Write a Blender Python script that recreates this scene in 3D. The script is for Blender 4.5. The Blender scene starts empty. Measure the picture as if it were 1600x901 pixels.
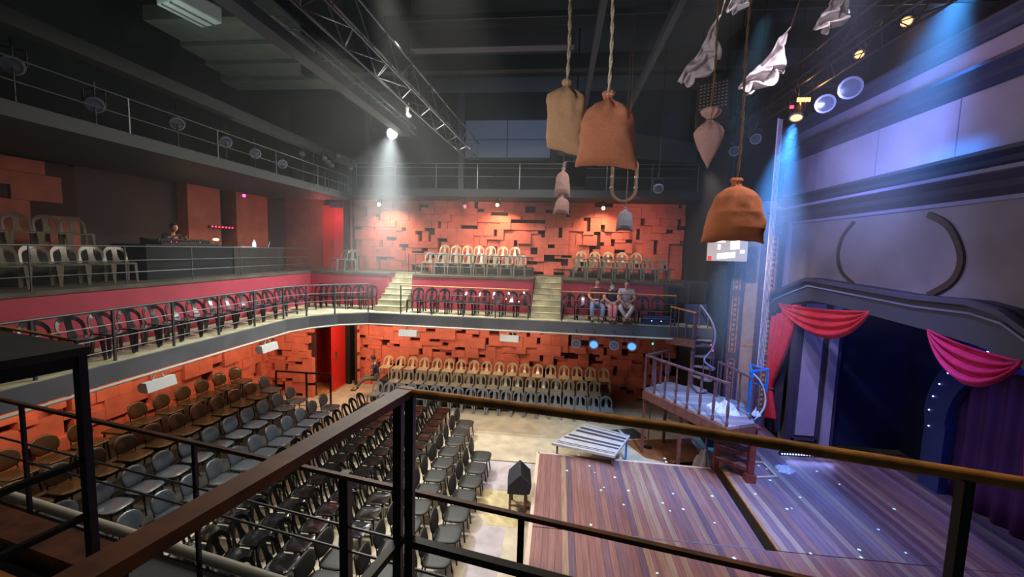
import bpy, bmesh, math, random
from mathutils import Vector, Matrix, noise
R = math.radians; PI = math.pi
scn = bpy.context.scene
COL = scn.collection
random.seed(7)
EYE = 5.87
# ---------------------------------------------------------------- camera
def cam_basis(yaw, pitch, roll):
    cy, sy = math.cos(yaw), math.sin(yaw)
    f = Vector((-sy*math.cos(pitch), cy*math.cos(pitch), -math.sin(pitch)))
    r = Vector((cy, sy, 0)); u = r.cross(f)
    c, s = math.cos(roll), math.sin(roll)
    return c*r+s*u, -s*r+c*u, f
_r, _u, _f = cam_basis(R(6.3), R(5.3), R(1.6))
cd = bpy.data.cameras.new('camera'); cd.sensor_width = 36; cd.lens = 650/1600*36; cd.clip_start = .05; cd.clip_end = 200
cam = bpy.data.objects.new('camera', cd); COL.objects.link(cam)
M = Matrix((( _r.x, _u.x, -_f.x, 0), (_r.y, _u.y, -_f.y, 0), (_r.z, _u.z, -_f.z, EYE), (0, 0, 0, 1)))
cam.matrix_world = M
scn.camera = cam
# ---------------------------------------------------------------- world, exposure, lights
scn.view_settings.view_transform = 'Standard'; scn.view_settings.look = 'None'
scn.view_settings.gamma = 1; scn.view_settings.use_curve_mapping = False
scn.view_settings.exposure = 0.1
w = bpy.data.worlds.new('world'); scn.world = w; w.use_nodes = True
w.node_tree.nodes['Background'].inputs[0].default_value = (.55, .68, .72, 1)
w.node_tree.nodes['Background'].inputs[1].default_value = .035
try:
    scn.cycles.max_bounces = 6; scn.cycles.diffuse_bounces = 3; scn.cycles.glossy_bounces = 3
    scn.cycles.volume_bounces = 0; scn.cycles.transmission_bounces = 3; scn.cycles.transparent_max_bounces = 6
    scn.cycles.sample_clamp_indirect = 3; scn.cycles.caustics_reflective = False; scn.cycles.caustics_refractive = False
    scn.cycles.volume_max_steps = 64; scn.cycles.volume_step_rate = 4
except Exception: pass
def aim(o, tgt):
    d = Vector(tgt)-o.location
    o.rotation_euler = d.to_track_quat('-Z', 'Y').to_euler()
def light(kind, loc, tgt, energy, color, size=.1, spot=60, blend=.5, sy=None, name='lamp_or_fill'):  # real lamps and added fill lights share the default name
    l = bpy.data.lights.new(name, kind); l.energy = energy; l.color = color
    if kind == 'AREA':
        l.size = size
        if sy: l.shape = 'RECTANGLE'; l.size_y = sy
    else: l.shadow_soft_size = size
    if kind == 'SPOT': l.spot_size = R(spot); l.spot_blend = blend
    o = bpy.data.objects.new(name, l); COL.objects.link(o); o.location = loc
    if kind != 'POINT': aim(o, tgt)
    return o
WARM = (1, .72, .42); WHITE = (1, .93, .82); BLUE = (.12, .42, 1); VIO = (.42, .38, 1)
# added fill standing in for house lights, over seats and stage
light('AREA', (-4.0, 9, 9.2), (-4.0, 9.4, 0), 300, WHITE, .6, sy=5)
light('AREA', (-2.0, 13.0, 9.0), (-2.0, 13.5, 0), 150, WHITE, 5, sy=.5)
light('SPOT', (-1.6, 5.2, 10.2), (-1.6, 9.8, 0), 1500, (1, .9, .72), .15, 50, .6)
light('SPOT', (-3.0, 7.5, 9.6), (-7.8, 12.4, 3.9), 420, (1, .95, .9), .12, 56, .9)
light('SPOT', (2.5, 5.5, 10.0), (-2.0, 13.6, 3.6), 1000, (1, .92, .88), .15, 44, .6)
light('SPOT', (3.6, 4.0, 10.8), (2.0, 8.8, .4), 2600, (.92, .82, .9), .15, 46, .9)
# bright white lamp of the left catwalk
light('SPOT', (-5.37, 12.9, 9.35), (-5.9, 10.6, 0), 2500, (.93, 1, .97), .09, 95, .7)
light('SPOT', (-5.37, 12.95, 9.38), (-5.75, 12.9, 3), 1300, (.75, .88, 1), .05, 46, .9)
light('SPOT', (4.0, 8.2, 7.6), (6.9, 12.4, 3.0), 420, (.72, .62, 1), .12, 38, .8)  # added fill to brighten the red curtain and reveal, no fitting there
# warm bulbs that wash the upper back wall
for lx in (-7.0, -2.4, 1.55):
    light('SPOT', (lx*.97, 15.75, 7.45), (lx*.97, 16.75, 5.4), 170, (1, .66, .38), .03, 125, .8)
light('SPOT', (-3.2, 14.3, 7.5), (-3.2, 16.8, 5.6), 110, (1, .56, .44), .06, 130, .9)
light('SPOT', (2.6, 14.3, 7.5), (2.6, 16.8, 5.6), 90, (1, .52, .48), .06, 130, .9)
# warm light under the gallery
light('AREA', (-9.9, 7.8, 3.3), (-11.2, 7.8, .9), 100, (1, .68, .4), 9, sy=.2)
light('AREA', (-9.2, 12.6, 3.25), (-10.0, 14.8, 1.5), 45, (1, .72, .45), 1.5, sy=.3)
light('AREA', (-3.6, 15.3, 3.3), (-3.6, 16.5, .6), 70, (1, .74, .5), 7, sy=.2)
light('AREA', (-3.6, 13.2, 3.2), (-3.6, 16.0, .4), 40, (1, .84, .64), 7, sy=.2)
light('AREA', (-7.2, 14.4, 3.2), (-8.7, 15.7, 1.0), 60, (1, .66, .42), 1.0, sy=.5)
# red light in the doorways
light('POINT', (-9.1, 15.2, 7.0), (0, 0, 0), 26, (1, .15, .16), .15)
# booth glow
light('POINT', (-10.2, 10.6, 6.3), (0, 0, 0), 5, (1, .6, .35), .1)
light('SPOT', (-9.5, 5.6, 7.3), (-11, 7.5, 6.0), 16, (1, .6, .35), .2, 60, .9)
light('SPOT', (-2.0, 4.4, 8.8), (-2.6, 15.0, .7), 1500, WHITE, .1, 40, .7)  # added front fill for the back bank chairs
light('AREA', (-4.2, 14.6, 7.6), (-4.2, 8.5, 0), 190, (.92, 1, .9), 5.5, sy=.35)  # added soft source hung mid-air for glare on the glossy seats
for lx, ly, lz in ((-6.6, 15.2, 8.9), (-2.6, 15.2, 8.9), (.6, 15.2, 8.8), (-1.2, 4.4, 9.9), (-4.4, 4.6, 9.7)):  # extra spots, added to give the glossy chairs crisp highlights
    light('SPOT', (lx, ly, lz), (-5.0, 9.5, .5), 170, (1, .98, .9), .11, 55, .6)
# blue and violet stage light
light('SPOT', (4.5, 9.05, 8.55), (4.1, 9.9, 2.2), 3600, (.05, .33, 1), .06, 46, .8)
light('SPOT', (6.1, 7.6, 10.5), (6.2, 8.9, 6.5), 3000, (.05, .33, 1), .08, 50, .8)
light('SPOT', (4.9, 8.6, 7.9), (6.9, 10.6, 8.8), 420, (.3, .36, 1), .3, 120, .9)
light('SPOT', (3.0, 8.2, 8.6), (6.9, 10.6, 5.6), 380, (.45, .5, 1), .2, 75, .9)
light('SPOT', (3.6, 6.0, 9.6), (6.0, 10.4, .4), 1900, (.5, .48, 1), .15, 52, .9)
light('SPOT', (3.2, 7.5, 9.8), (2.4, 11.8, .4), 1700, (.3, .68, 1), .12, 36, .7)
light('SPOT', (2.2, 8.6, 9.2), (2.7, 13.3, 3.6), 420, (.3, .55, 1), .12, 46, .8)
light('AREA', (8.4, 8.5, 5.6), (9.6, 11.0, .4), 50, (.05, .16, 1), 1.5)
light('POINT', (9.6, 8.6, 2.8), (0, 0, 0), 12, (.45, .1, .8), .2)
light('SPOT', (1.2, 3.0, 9.6), (.5, 1.35, 5.3), 300, (1, .78, .42), .15, 46, .8)  # warm spot added to brighten the right rail
light('SPOT', (-1.0, 3.5, 9.6), (-2.2, 1.4, 4.4), 60, (1, .8, .6), .15, 60, .8)  # companion spot added for the near left rail and platform
light('AREA', (-1.5, 8.0, 8.6), (-1.5, 8.6, 12.2), 40, (.6, .78, .9), 9, sy=8)  # up-facing fill added to lift the dark ceiling
light('AREA', (-9.0, 8.0, 9.0), (-9.0, 8.6, 12.2), 16, (.72, .9, .8), 3, sy=8)  # same kind of added uplight, above the left catwalk
light('AREA', (-1.0, 12.2, 9.6), (-1.0, 15.0, 9.6), 60, (.6, .7, .95), 6, sy=.5)  # added fill for the baffles over the back catwalk
light('SPOT', (-2.2, 1.6, 6.6), (.7, 5.2, 7.1), 300, (1, .88, .8), .12, 60, .8)  # added front fill on the hanging sacks
light('SPOT', (.3, 2.2, 7.2), (2.3, 6.0, 8.4), 60, (.9, .86, 1), .12, 60, .8)  # added fill on the pale cloths
light('SPOT', (3.0, 9.2, 7.6), (6.1, 13.9, 4.2), 900, (1, .78, .66), .1, 44, .8)  # warm fill added on the wing wall pilasters and niche
# ---------------------------------------------------------------- materials
def srgb(c):
    return tuple(((v/255+.055)/1.055)**2.4 if v/255 > .04045 else v/255/12.92 for v in c)
MATS = {}
def mat(name, rgb, rough=.6, metal=0, emit=0, noise_s=0, amt=.25, bump=0, coat=0, spec=None, rgb2=None):
    m = bpy.data.materials.new(name); m.use_nodes = True; nt = m.node_tree; b = nt.nodes['Principled BSDF']
    c = srgb(rgb)
    b.inputs['Base Color'].default_value = (*c, 1); b.inputs['Roughness'].default_value = rough; b.inputs['Metallic'].default_value = metal
    if coat: b.inputs['Coat Weight'].default_value = coat
    if spec is not None: b.inputs['Specular IOR Level'].default_value = spec
    if emit: b.inputs['Emission Color'].default_value = (*c, 1); b.inputs['Emission Strength'].default_value = emit
    if noise_s:
        tc = nt.nodes.new('ShaderNodeTexCoord'); n = nt.nodes.new('ShaderNodeTexNoise'); n.inputs['Scale'].default_value = noise_s
        n.inputs['Detail'].default_value = 5
        nt.links.new(tc.outputs['Object'], n.inputs['Vector'])
        r = nt.nodes.new('ShaderNodeValToRGB'); c2 = srgb(rgb2) if rgb2 else tuple(v*(1-amt) for v in c)
        r.color_ramp.elements[0].color = (*c2, 1); r.color_ramp.elements[1].color = (*[min(1, v*(1+(0 if rgb2 else amt))) for v in c], 1)
        r.color_ramp.elements[0].position = .35; r.color_ramp.elements[1].position = .65
        nt.links.new(n.outputs['Fac'], r.inputs['Fac']); nt.links.new(r.outputs['Color'], b.inputs['Base Color'])
        if bump:
            bp = nt.nodes.new('ShaderNodeBump'); bp.inputs['Strength'].default_value = bump; bp.inputs['Distance'].default_value = .02
            nt.links.new(n.outputs['Fac'], bp.inputs['Height']); nt.links.new(bp.outputs['Normal'], b.inputs['Normal'])
    MATS[name] = m; return m
def planks(name, cols, width, axis=0, rough=.45):
    m = bpy.data.materials.new(name); m.use_nodes = True; nt = m.node_tree; b = nt.nodes['Principled BSDF']; L = nt.links.new; N = nt.nodes.new
    tc = N('ShaderNodeTexCoord'); sp = N('ShaderNodeSeparateXYZ'); L(tc.outputs['Object'], sp.inputs[0])
    d = N('ShaderNodeMath'); d.operation = 'DIVIDE'; d.inputs[1].default_value = width; L(sp.outputs[axis], d.inputs[0])
    fl = N('ShaderNodeMath'); fl.operation = 'FLOOR'; L(d.outputs[0], fl.inputs[0])
    wn = N('ShaderNodeTexWhiteNoise'); wn.noise_dimensions = '1D'; L(fl.outputs[0], wn.inputs['W'])
    cr = N('ShaderNodeValToRGB'); cr.color_ramp.interpolation = 'CONSTANT'
    while len(cr.color_ramp.elements) < len(cols): cr.color_ramp.elements.new(.5)
    for i, c in enumerate(cols):
        cr.color_ramp.elements[i].position = i/len(cols); cr.color_ramp.elements[i].color = (*srgb(c), 1)
    L(wn.outputs['Value'], cr.inputs['Fac'])
    mp = N('ShaderNodeMapping'); mp.inputs['Scale'].default_value = (30, 1.2, 1) if axis == 0 else (1.2, 30, 1)
    L(tc.outputs['Object'], mp.inputs['Vector'])
    n = N('ShaderNodeTexNoise'); n.inputs['Scale'].default_value = 1.5; n.inputs['Detail'].default_value = 6; L(mp.outputs[0], n.inputs['Vector'])
    fr = N('ShaderNodeMath'); fr.operation = 'FRACT'; L(d.outputs[0], fr.inputs[0])
    gp = N('ShaderNodeMath'); gp.operation = 'GREATER_THAN'; gp.inputs[1].default_value = .05; L(fr.outputs[0], gp.inputs[0])
    g2 = N('ShaderNodeMapRange'); g2.inputs[3].default_value = .35; g2.inputs[4].default_value = 1; L(gp.outputs[0], g2.inputs[0])
    n2 = N('ShaderNodeMapRange'); n2.inputs[1].default_value = .3; n2.inputs[2].default_value = .7; n2.inputs[3].default_value = .72; n2.inputs[4].default_value = 1.2; L(n.outputs['Fac'], n2.inputs[0])
    mu = N('ShaderNodeMath'); mu.operation = 'MULTIPLY'; L(g2.outputs[0], mu.inputs[0]); L(n2.outputs[0], mu.inputs[1])
    mx = N('ShaderNodeVectorMath'); mx.operation = 'SCALE'; L(cr.outputs['Color'], mx.inputs[0]); L(mu.outputs[0], mx.inputs['Scale'])
    L(mx.outputs[0], b.inputs['Base Color']); b.inputs['Roughness'].default_value = rough
    MATS[name] = m; return m
mat('concrete', (192, 178, 154), .5, noise_s=2.2, amt=.16, bump=.03)
mat('gallery_floor', (176, 170, 140), .6, noise_s=3, amt=.25)
mat('tier_floor', (84, 78, 66), .7, noise_s=3, amt=.3)
mat('dark_floor', (52, 50, 46), .7, noise_s=4, amt=.3)
mat('fascia_grey', (88, 90, 96), .6, noise_s=2, amt=.12)
mat('backing_shade', (58, 24, 20), .85)  # dark backing paints the shadow between wall blocks into its colour
mat('red_panel', (204, 106, 84), .7, noise_s=2.5, amt=.14)
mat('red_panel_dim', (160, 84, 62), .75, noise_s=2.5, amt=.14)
mat('red_riser', (168, 58, 76), .65, noise_s=2, amt=.08)
mat('red_door', (206, 40, 34), .45)
mat('red_door_bright', (225, 40, 62), .45)
mat('black', (18, 18, 19), .6)
mat('black_metal', (26, 25, 25), .42, metal=.3)
mat('black_wall', (30, 33, 36), .9, noise_s=1, amt=.3)
mat('ceil', (40, 48, 50), .9, noise_s=.8, amt=.2)
mat('beam_dark', (42, 46, 49), .7)
mat('beam_mauve', (84, 76, 84), .8)
mat('duct', (120, 128, 118), .6, noise_s=3, amt=.1)
mat('duct_grey', (92, 98, 112), .7)
mat('ac_white', (220, 235, 228), .5)
mat('flood_silver', (196, 196, 192), .4)
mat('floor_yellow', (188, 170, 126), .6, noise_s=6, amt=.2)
mat('table_pale', (186, 182, 184), .5, noise_s=5, amt=.1)
mat('seam', (120, 112, 132), .5)
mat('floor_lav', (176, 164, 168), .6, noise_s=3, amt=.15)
mat('steel', (120, 122, 124), .4, metal=.7)
mat('rail_grey', (92, 94, 98), .4, metal=.5)
mat('pipe_white', (186, 184, 170), .45)
mat('rail_wood', (92, 52, 30), .5, noise_s=9, amt=.4)
mat('rail_gold', (158, 104, 42), .55, noise_s=14, amt=.4, bump=.3)
mat('orange_wood', (196, 132, 72), .5, noise_s=8, amt=.2)
mat('chair_black', (13, 14, 14), .19)
mat('chair_smoke', (34, 37, 38), .16, coat=.4)
mat('chair_cream_lit', (182, 164, 130), .22)  # same smoky plastic as the other rows, warm lighting put into the colour
mat('chair_cool_lit', (118, 123, 130), .18)  # cooler copy of that plastic, front row lighting painted in
mat('chair_mid_lit', (132, 127, 114), .22)  # in-between copy, the light on its rows painted into the tone
mat('chair_dusk', (108, 100, 86), .22)  # dim light of the upper left tier put into these two tones
mat('chair_dusk_light', (124, 114, 98), .25)
mat('pad_black', (44, 42, 40), .55, noise_s=60, amt=.12, bump=.05)
mat('pad_grey', (66, 71, 77), .24, noise_s=50, amt=.06)
mat('pad_brown', (70, 54, 34), .24, noise_s=50, amt=.06)
mat('chrome', (170, 170, 165), .25, metal=.9)
mat('leg_dark', (30, 29, 28), .35, metal=.4)
mat('burlap', (200, 130, 100), .9, noise_s=120, amt=.18, bump=.3)
mat('burlap_orange', (190, 112, 72), .9, noise_s=120, amt=.18, bump=.3)
mat('burlap_pale', (206, 168, 134), .9, noise_s=120, amt=.15, bump=.3)
mat('burlap_pink', (176, 140, 134), .9, noise_s=120, amt=.15, bump=.3)
mat('burlap_grey', (126, 122, 134), .9, noise_s=120, amt=.15, bump=.3)
mat('rope', (206, 196, 168), .9, noise_s=60, amt=.3)
mat('rope_dark', (104, 78, 58), .9, noise_s=60, amt=.3)
mat('cloth_white', (206, 196, 202), .9, noise_s=12, amt=.12)
mat('wall_lav', (168, 162, 190), .75, noise_s=1.4, amt=.1)
mat('wall_taupe', (134, 124, 140), .75, noise_s=1.2, amt=.14)
mat('mould', (66, 62, 84), .6, noise_s=5, amt=.1)
mat('mould_light', (132, 130, 176), .5)
mat('mould_brown', (70, 50, 44), .7)
mat('arch_grey', (62, 66, 84), .6)
mat('pilaster', (92, 84, 112), .6, noise_s=6, amt=.2)
mat('pilaster_tan', (176, 140, 104), .6, noise_s=9, amt=.3)
mat('niche_tan', (170, 156, 150), .7, noise_s=3, amt=.15)
mat('curtain_red', (204, 44, 66), .7, noise_s=6, amt=.12)
mat('curtain_mag', (196, 28, 104), .7, noise_s=6, amt=.12)
mat('curtain_purple', (70, 24, 84), .7)
mat('backdrop', (10, 26, 62), .95, noise_s=1.2, amt=.3)
mat('inner_arch', (40, 52, 104), .6)
mat('turned_wood', (104, 74, 84), .5, noise_s=9, amt=.25)
mat('red_wood', (124, 56, 52), .5, noise_s=6, amt=.2)
mat('beam_wood', (112, 70, 62), .55, noise_s=7, amt=.2)
mat('ply_brown', (128, 84, 58), .6, noise_s=3, amt=.25)
mat('stage_edge', (214, 186, 170), .6)
mat('trench', (70, 50, 36), .8)
mat('spk_black', (34, 36, 44), .75, noise_s=80, amt=.2)
mat('spk_navy', (40, 56, 96), .7)
mat('blue_paint', (30, 120, 200), .4)
mat('skin', (196, 140, 112), .55); mat('hair', (26, 20, 18), .6); mat('eye', (20, 14, 12), .3); mat('lip', (150, 80, 74), .5)
mat('shirt_maroon', (96, 44, 48), .85); mat('shirt_grey', (74, 78, 92), .85); mat('shirt_light', (176, 176, 186), .85)
mat('vest_dark', (40, 42, 58), .85); mat('jeans', (120, 138, 172), .85); mat('trouser_light', (188, 190, 200), .85); mat('pink_cloth', (206, 132, 140), .85)
mat('trouser_olive', (104, 100, 80), .85); mat('shirt_navy', (52, 60, 92), .85); mat('shirt_black', (22, 24, 24), .85); mat('mask_blue', (150, 190, 214), .7); mat('paper', (230, 230, 235), .6)
mat('shoe', (36, 34, 36), .6)
mat('glow_white', (235, 255, 240), .4, emit=40); mat('glow_warm', (255, 190, 110), .4, emit=14); mat('glow_red', (255, 40, 60), .4, emit=8)
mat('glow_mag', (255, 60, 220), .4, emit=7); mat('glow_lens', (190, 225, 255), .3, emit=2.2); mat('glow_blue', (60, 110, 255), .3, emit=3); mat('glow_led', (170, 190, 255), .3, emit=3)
mat('glow_orange', (255, 160, 80), .4, emit=6); mat('glow_green', (80, 255, 120), .4, emit=3); mat('glow_dot', (200, 240, 245), .4, emit=.5)
mat('lens_dim', (90, 96, 110), .2, emit=.03); mat('ring_metal', (150, 150, 165), .35, metal=.5)
mat('screen', (150, 150, 156), .4, emit=.5); mat('screen_white', (240, 240, 240), .4, emit=1.0); mat('screen_red', (180, 40, 36), .4, emit=.8)
mat('grid_light', (150, 140, 140), .6); mat('brick_brown', (62, 44, 42), .8)
mat('tape_white', (210, 225, 235), .5)
STG = [(140, 108, 112), (126, 98, 106), (160, 132, 122), (110, 88, 100), (146, 110, 108), (134, 108, 120), (168, 142, 132), (126, 94, 98), (152, 120, 122), (104, 86, 98)]
planks('stage_planks', STG, .145)
STR = [(142, 102, 98), (134, 94, 94), (150, 110, 104), (130, 96, 100), (152, 120, 106), (144, 106, 102), (124, 96, 106), (108, 86, 100), (158, 130, 114), (138, 98, 98)]
planks('thrust_planks', STR, .125)
planks('deck_planks', [(150, 130, 138), (132, 114, 126), (166, 146, 150)], .18, axis=1)
# ---------------------------------------------------------------- mesh helpers
class MB:
    def __init__(s): s.v = []; s.f = []; s.mi = []; s.cur = 0
    def add(s, vs, fs):
        o = len(s.v); s.v += [tuple(p) for p in vs]; s.f += [tuple(i+o for i in f) for f in fs]; s.mi += [s.cur]*len(fs); return s
    def box(s, x0, x1, y0, y1, z0, z1):
        return s.add([(x0, y0, z0), (x1, y0, z0), (x1, y1, z0), (x0, y1, z0), (x0, y0, z1), (x1, y0, z1), (x1, y1, z1), (x0, y1, z1)],
                     [(0, 3, 2, 1), (4, 5, 6, 7), (0, 1, 5, 4), (1, 2, 6, 5), (2, 3, 7, 6), (3, 0, 4, 7)])
    def bar(s, p0, p1, w, h, w1=None, h1=None):
        p0 = Vector(p0); p1 = Vector(p1); d = (p1-p0).normalized()
        up = Vector((0, 0, 1)) if abs(d.z) < .95 else Vector((0, 1, 0))
        a = d.cross(up).normalized(); b = a.cross(d).normalized(); w1 = w if w1 is None else w1; h1 = h if h1 is None else h1
        vs = []
        for p, ww, hh in ((p0, w, h), (p1, w1, h1)):
            for sa, sb in ((-1, -1), (1, -1), (1, 1), (-1, 1)): vs.append(p+a*sa*ww/2+b*sb*hh/2)
        return s.add(vs, [(0, 1, 2, 3), (7, 6, 5, 4), (0, 4, 5, 1), (1, 5, 6, 2), (2, 6, 7, 3), (3, 7, 4, 0)])
    def tube(s, pts, r, n=8, cap=True, closed=False):
        pts = [Vector(p) for p in pts]; N = len(pts); rs = r if isinstance(r, (list, tuple)) else [r]*N; vs = []; prev = None
        for i, p in enumerate(pts):
            if closed: d = pts[(i+1) % N]-pts[i-1]
            else: d = pts[min(i+1, N-1)]-pts[max(i-1, 0)]
            d.normalize()
            if prev is None:
                up = Vector((0, 0, 1)) if abs(d.z) < .9 else Vector((1, 0, 0)); a = d.cross(up).normalized()
            else: a = (prev-d*prev.dot(d)).normalized()
            prev = a; b = d.cross(a)
            for k in range(n):
                t = 2*PI*k/n; vs.append(p+(a*math.cos(t)+b*math.sin(t))*rs[i])
        fs = []
        for i in range(N if closed else N-1):
            j = (i+1) % N
            for k in range(n): fs.append((i*n+k, i*n+(k+1) % n, j*n+(k+1) % n, j*n+k))
        if cap and not closed: fs += [tuple(range(n))[::-1], tuple((N-1)*n+k for k in range(n))]
        return s.add(vs, fs)
    def lathe(s, prof, n=16, c=(0, 0, 0), ax=None, capped=True):
        """prof: (r, z) list, along +Z or along the matrix ax"""
        vs = []; m = ax if ax else Matrix.Identity(3); c = Vector(c)
        for r, z in prof:
            for k in range(n):
                t = 2*PI*k/n; vs.append(c+m @ Vector((r*math.cos(t), r*math.sin(t), z)))
        fs = []
        for i in range(len(prof)-1):
            for k in range(n): fs.append((i*n+k, i*n+(k+1) % n, (i+1)*n+(k+1) % n, (i+1)*n+k))
        if capped: fs += [tuple(range(n))[::-1], tuple((len(prof)-1)*n+k for k in range(n))]
        return s.add(vs, fs)
    def prism(s, poly, z0, z1):
        n = len(poly)
        if sum(poly[i][0]*poly[(i+1) % n][1]-poly[(i+1) % n][0]*poly[i][1] for i in range(n)) < 0: poly = poly[::-1]
        return s.add([(x, y, z0) for x, y in poly]+[(x, y, z1) for x, y in poly],
                     [tuple(range(n))[::-1], tuple(range(n, 2*n))]+[(i, (i+1) % n, n+(i+1) % n, n+i) for i in range(n)])
    def prism_x(s, poly, x0, x1):   # poly in (y, z)
        n = len(poly)
        if sum(poly[i][0]*poly[(i+1) % n][1]-poly[(i+1) % n][0]*poly[i][1] for i in range(n)) < 0: poly = poly[::-1]
        return s.add([(x0, y, z) for y, z in poly]+[(x1, y, z) for y, z in poly],
                     [tuple(range(n))[::-1], tuple(range(n, 2*n))]+[(i, (i+1) % n, n+(i+1) % n, n+i) for i in range(n)])
    def grid(s, fn, nu, nv, closed_u=False):
        vs = [fn(i/(nu if closed_u else nu-1), j/(nv-1)) for j in range(nv) for i in range(nu)]; fs = []
        for j in range(nv-1):
            for i in range(nu if closed_u else nu-1):
                a = j*nu+i; b = j*nu+(i+1) % nu; fs.append((a, b, b+nu, a+nu))
        return s.add(vs, fs)
    def sphere(s, c, r, n=12, m=8, sc=(1, 1, 1)):
        c = Vector(c); vs = [c+Vector((0, 0, r*sc[2]))]
        for j in range(1, m):
            t = PI*j/m
            for k in range(n):
                p = 2*PI*k/n; vs.append(c+Vector((r*sc[0]*math.sin(t)*math.cos(p), r*sc[1]*math.sin(t)*math.sin(p), r*sc[2]*math.cos(t))))
        vs.append(c-Vector((0, 0, r*sc[2]))); fs = [(0, 1+k, 1+(k+1) % n) for k in range(n)]
        for j in range(m-2):
            for k in range(n): a = 1+j*n+k; b = 1+j*n+(k+1) % n; fs.append((a, a+n, b+n, b))
        l = len(vs)-1; o = 1+(m-2)*n
        fs += [(l, o+(k+1) % n, o+k) for k in range(n)]
        return s.add(vs, fs)
    def slot(s, i): s.cur = i; return s
    def mesh(s, name, mats, smooth=False):
        me = bpy.data.meshes.new(name); me.from_pydata(s.v, [], s.f); me.update()
        for m in (mats if isinstance(mats, (list, tuple)) else [mats]): me.materials.append(MATS[m])
        for p, i in zip(me.polygons, s.mi): p.material_index = i
        if smooth:
            for p in me.polygons: p.use_smooth = True
            if smooth != 'all':
                try: me.set_sharp_from_angle(angle=R(38))
                except Exception: pass
        return me
    def build(s, name, mats, parent=None, smooth=False, loc=None, rz=0, label=None):
        return put(name, s.mesh(name, mats, smooth), parent, loc, rz, label)
def put(name, me, parent=None, loc=None, rz=0, label=None):
    o = bpy.data.objects.new(name, me); COL.objects.link(o)
    if parent: o.parent = parent
    if loc: o.location = loc
    if rz: o.rotation_euler = (0, 0, rz)
    if label: o['label'] = label
    return o
def root(name, label, cat, loc=(0, 0, 0), rz=0, group=None, kind=None):
    o = bpy.data.objects.new(name, None); o.empty_display_size = .1; COL.objects.link(o); o.location = loc; o.rotation_euler = (0, 0, rz)
    return tag(o, label, cat, group, kind)
def tag(o, label=None, cat=None, group=None, kind=None):
    if label: o['label'] = label
    if cat: o['category'] = cat
    if group: o['group'] = group
    if kind: o['kind'] = kind
    return o
def struct(o): o['kind'] = 'structure'; return o
def bevel(o, w=.01, seg=2):
    m = o.modifiers.new('bevel', 'BEVEL'); m.width = w; m.segments = seg; m.limit_method = 'ANGLE'; return o
def frame_to(d):   # matrix whose z axis is d
    return Vector(d).to_track_quat('Z', 'Y').to_matrix()
ORD = ['first', 'second', 'third', 'fourth', 'fifth', 'sixth', 'seventh', 'eighth', 'ninth', 'tenth', 'eleventh', 'twelfth', 'thirteenth',
       'fourteenth', 'fifteenth', 'sixteenth', 'seventeenth', 'eighteenth', 'nineteenth', 'twentieth', 'twenty-first', 'twenty-second', 'twenty-third']
# ================================================================ SETTING
XL = -11.3; YB = 16.8
struct(MB().box(-12.5, 11.5, 1.0, 19, -.1, 0).build('floor', 'concrete'))
GAL = [(XL, 2.6), (-7.7, 2.6), (-7.7, 11.0), (-7.45, 11.7), (-6.9, 12.35), (-6.1, 12.85), (4.7, 12.85), (4.7, YB), (XL, YB)]
struct(MB().prism(GAL, 3.36, 3.69).build('trim_1', 'fascia_grey'))
GALI = [(XL, 2.6), (-7.74, 2.6), (-7.74, 11.0), (-7.48, 11.68), (-6.94, 12.32), (-6.12, 12.89), (4.7, 12.89), (4.7, YB), (XL, YB)]
struct(MB().prism(GALI, 3.69, 3.71).build('floor', 'gallery_floor'))
TIERS = [[(XL, 2.6), (-9.0, 2.6), (-9.0, 14.3), (-6.1, 14.3), (-6.1, YB), (XL, YB)], [(-5.1, 14.1), (-.85, 14.1), (-.85, YB), (-5.1, YB)],
         [(.13, 14.1), (4.7, 14.1), (4.7, YB), (.13, YB)], [(-6.1, 15.3), (-5.1, 15.3), (-5.1, YB), (-6.1, YB)], [(-.85, 15.3), (.13, 15.3), (.13, YB), (-.85, YB)]]
for t in TIERS: struct(MB().prism(t, 3.71, 4.84).build('trim_2', 'red_riser'))
for t in TIERS[:3]:
    cx = [p[0] for p in t]; struct(MB().prism([(x+(.02 if x > -9.2 and x != max(cx) else .03), y-(.03 if y != YB else 0)) for x, y in t], 4.84, 4.92).build('floor', 'tier_floor'))
for t in TIERS[3:]: struct(MB().prism(t, 4.84, 4.92).build('floor', 'tier_floor'))
# second riser of the upper tiers
struct(MB().box(XL, -10.25, 2.6, 8.5, 4.92, 5.54).build('trim_3', 'dark_floor'))
struct(MB().box(-4.75, -1.0, 15.55, YB, 4.92, 5.2).build('trim_3', 'dark_floor'))
struct(MB().box(.45, 3.6, 15.55, YB, 4.92, 5.1).build('trim_3', 'dark_floor'))
for sx, nm in ((-6.09, 'left'), (-.83, 'right')):
    b = MB()
    for i in range(7):
        y0 = 13.2+i*.3; b.box(sx, sx+.95, y0, 15.32, 3.71+i*.171, 3.71+(i+1)*.171-(.0 if i < 6 else -.01))
    o = b.build('staircase', 'gallery_floor'); tag(o, 'pale concrete steps from gallery to upper tier, %s of the two flights' % nm, 'stairs', kind=None)
    n = MB()
    for i in range(7): n.box(sx+.01, sx+.94, 13.19+i*.3, 13.225+i*.3, 3.71+(i+1)*.171, 3.715+(i+1)*.171)
    n.build('nosing', 'tier_floor', o)
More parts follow.
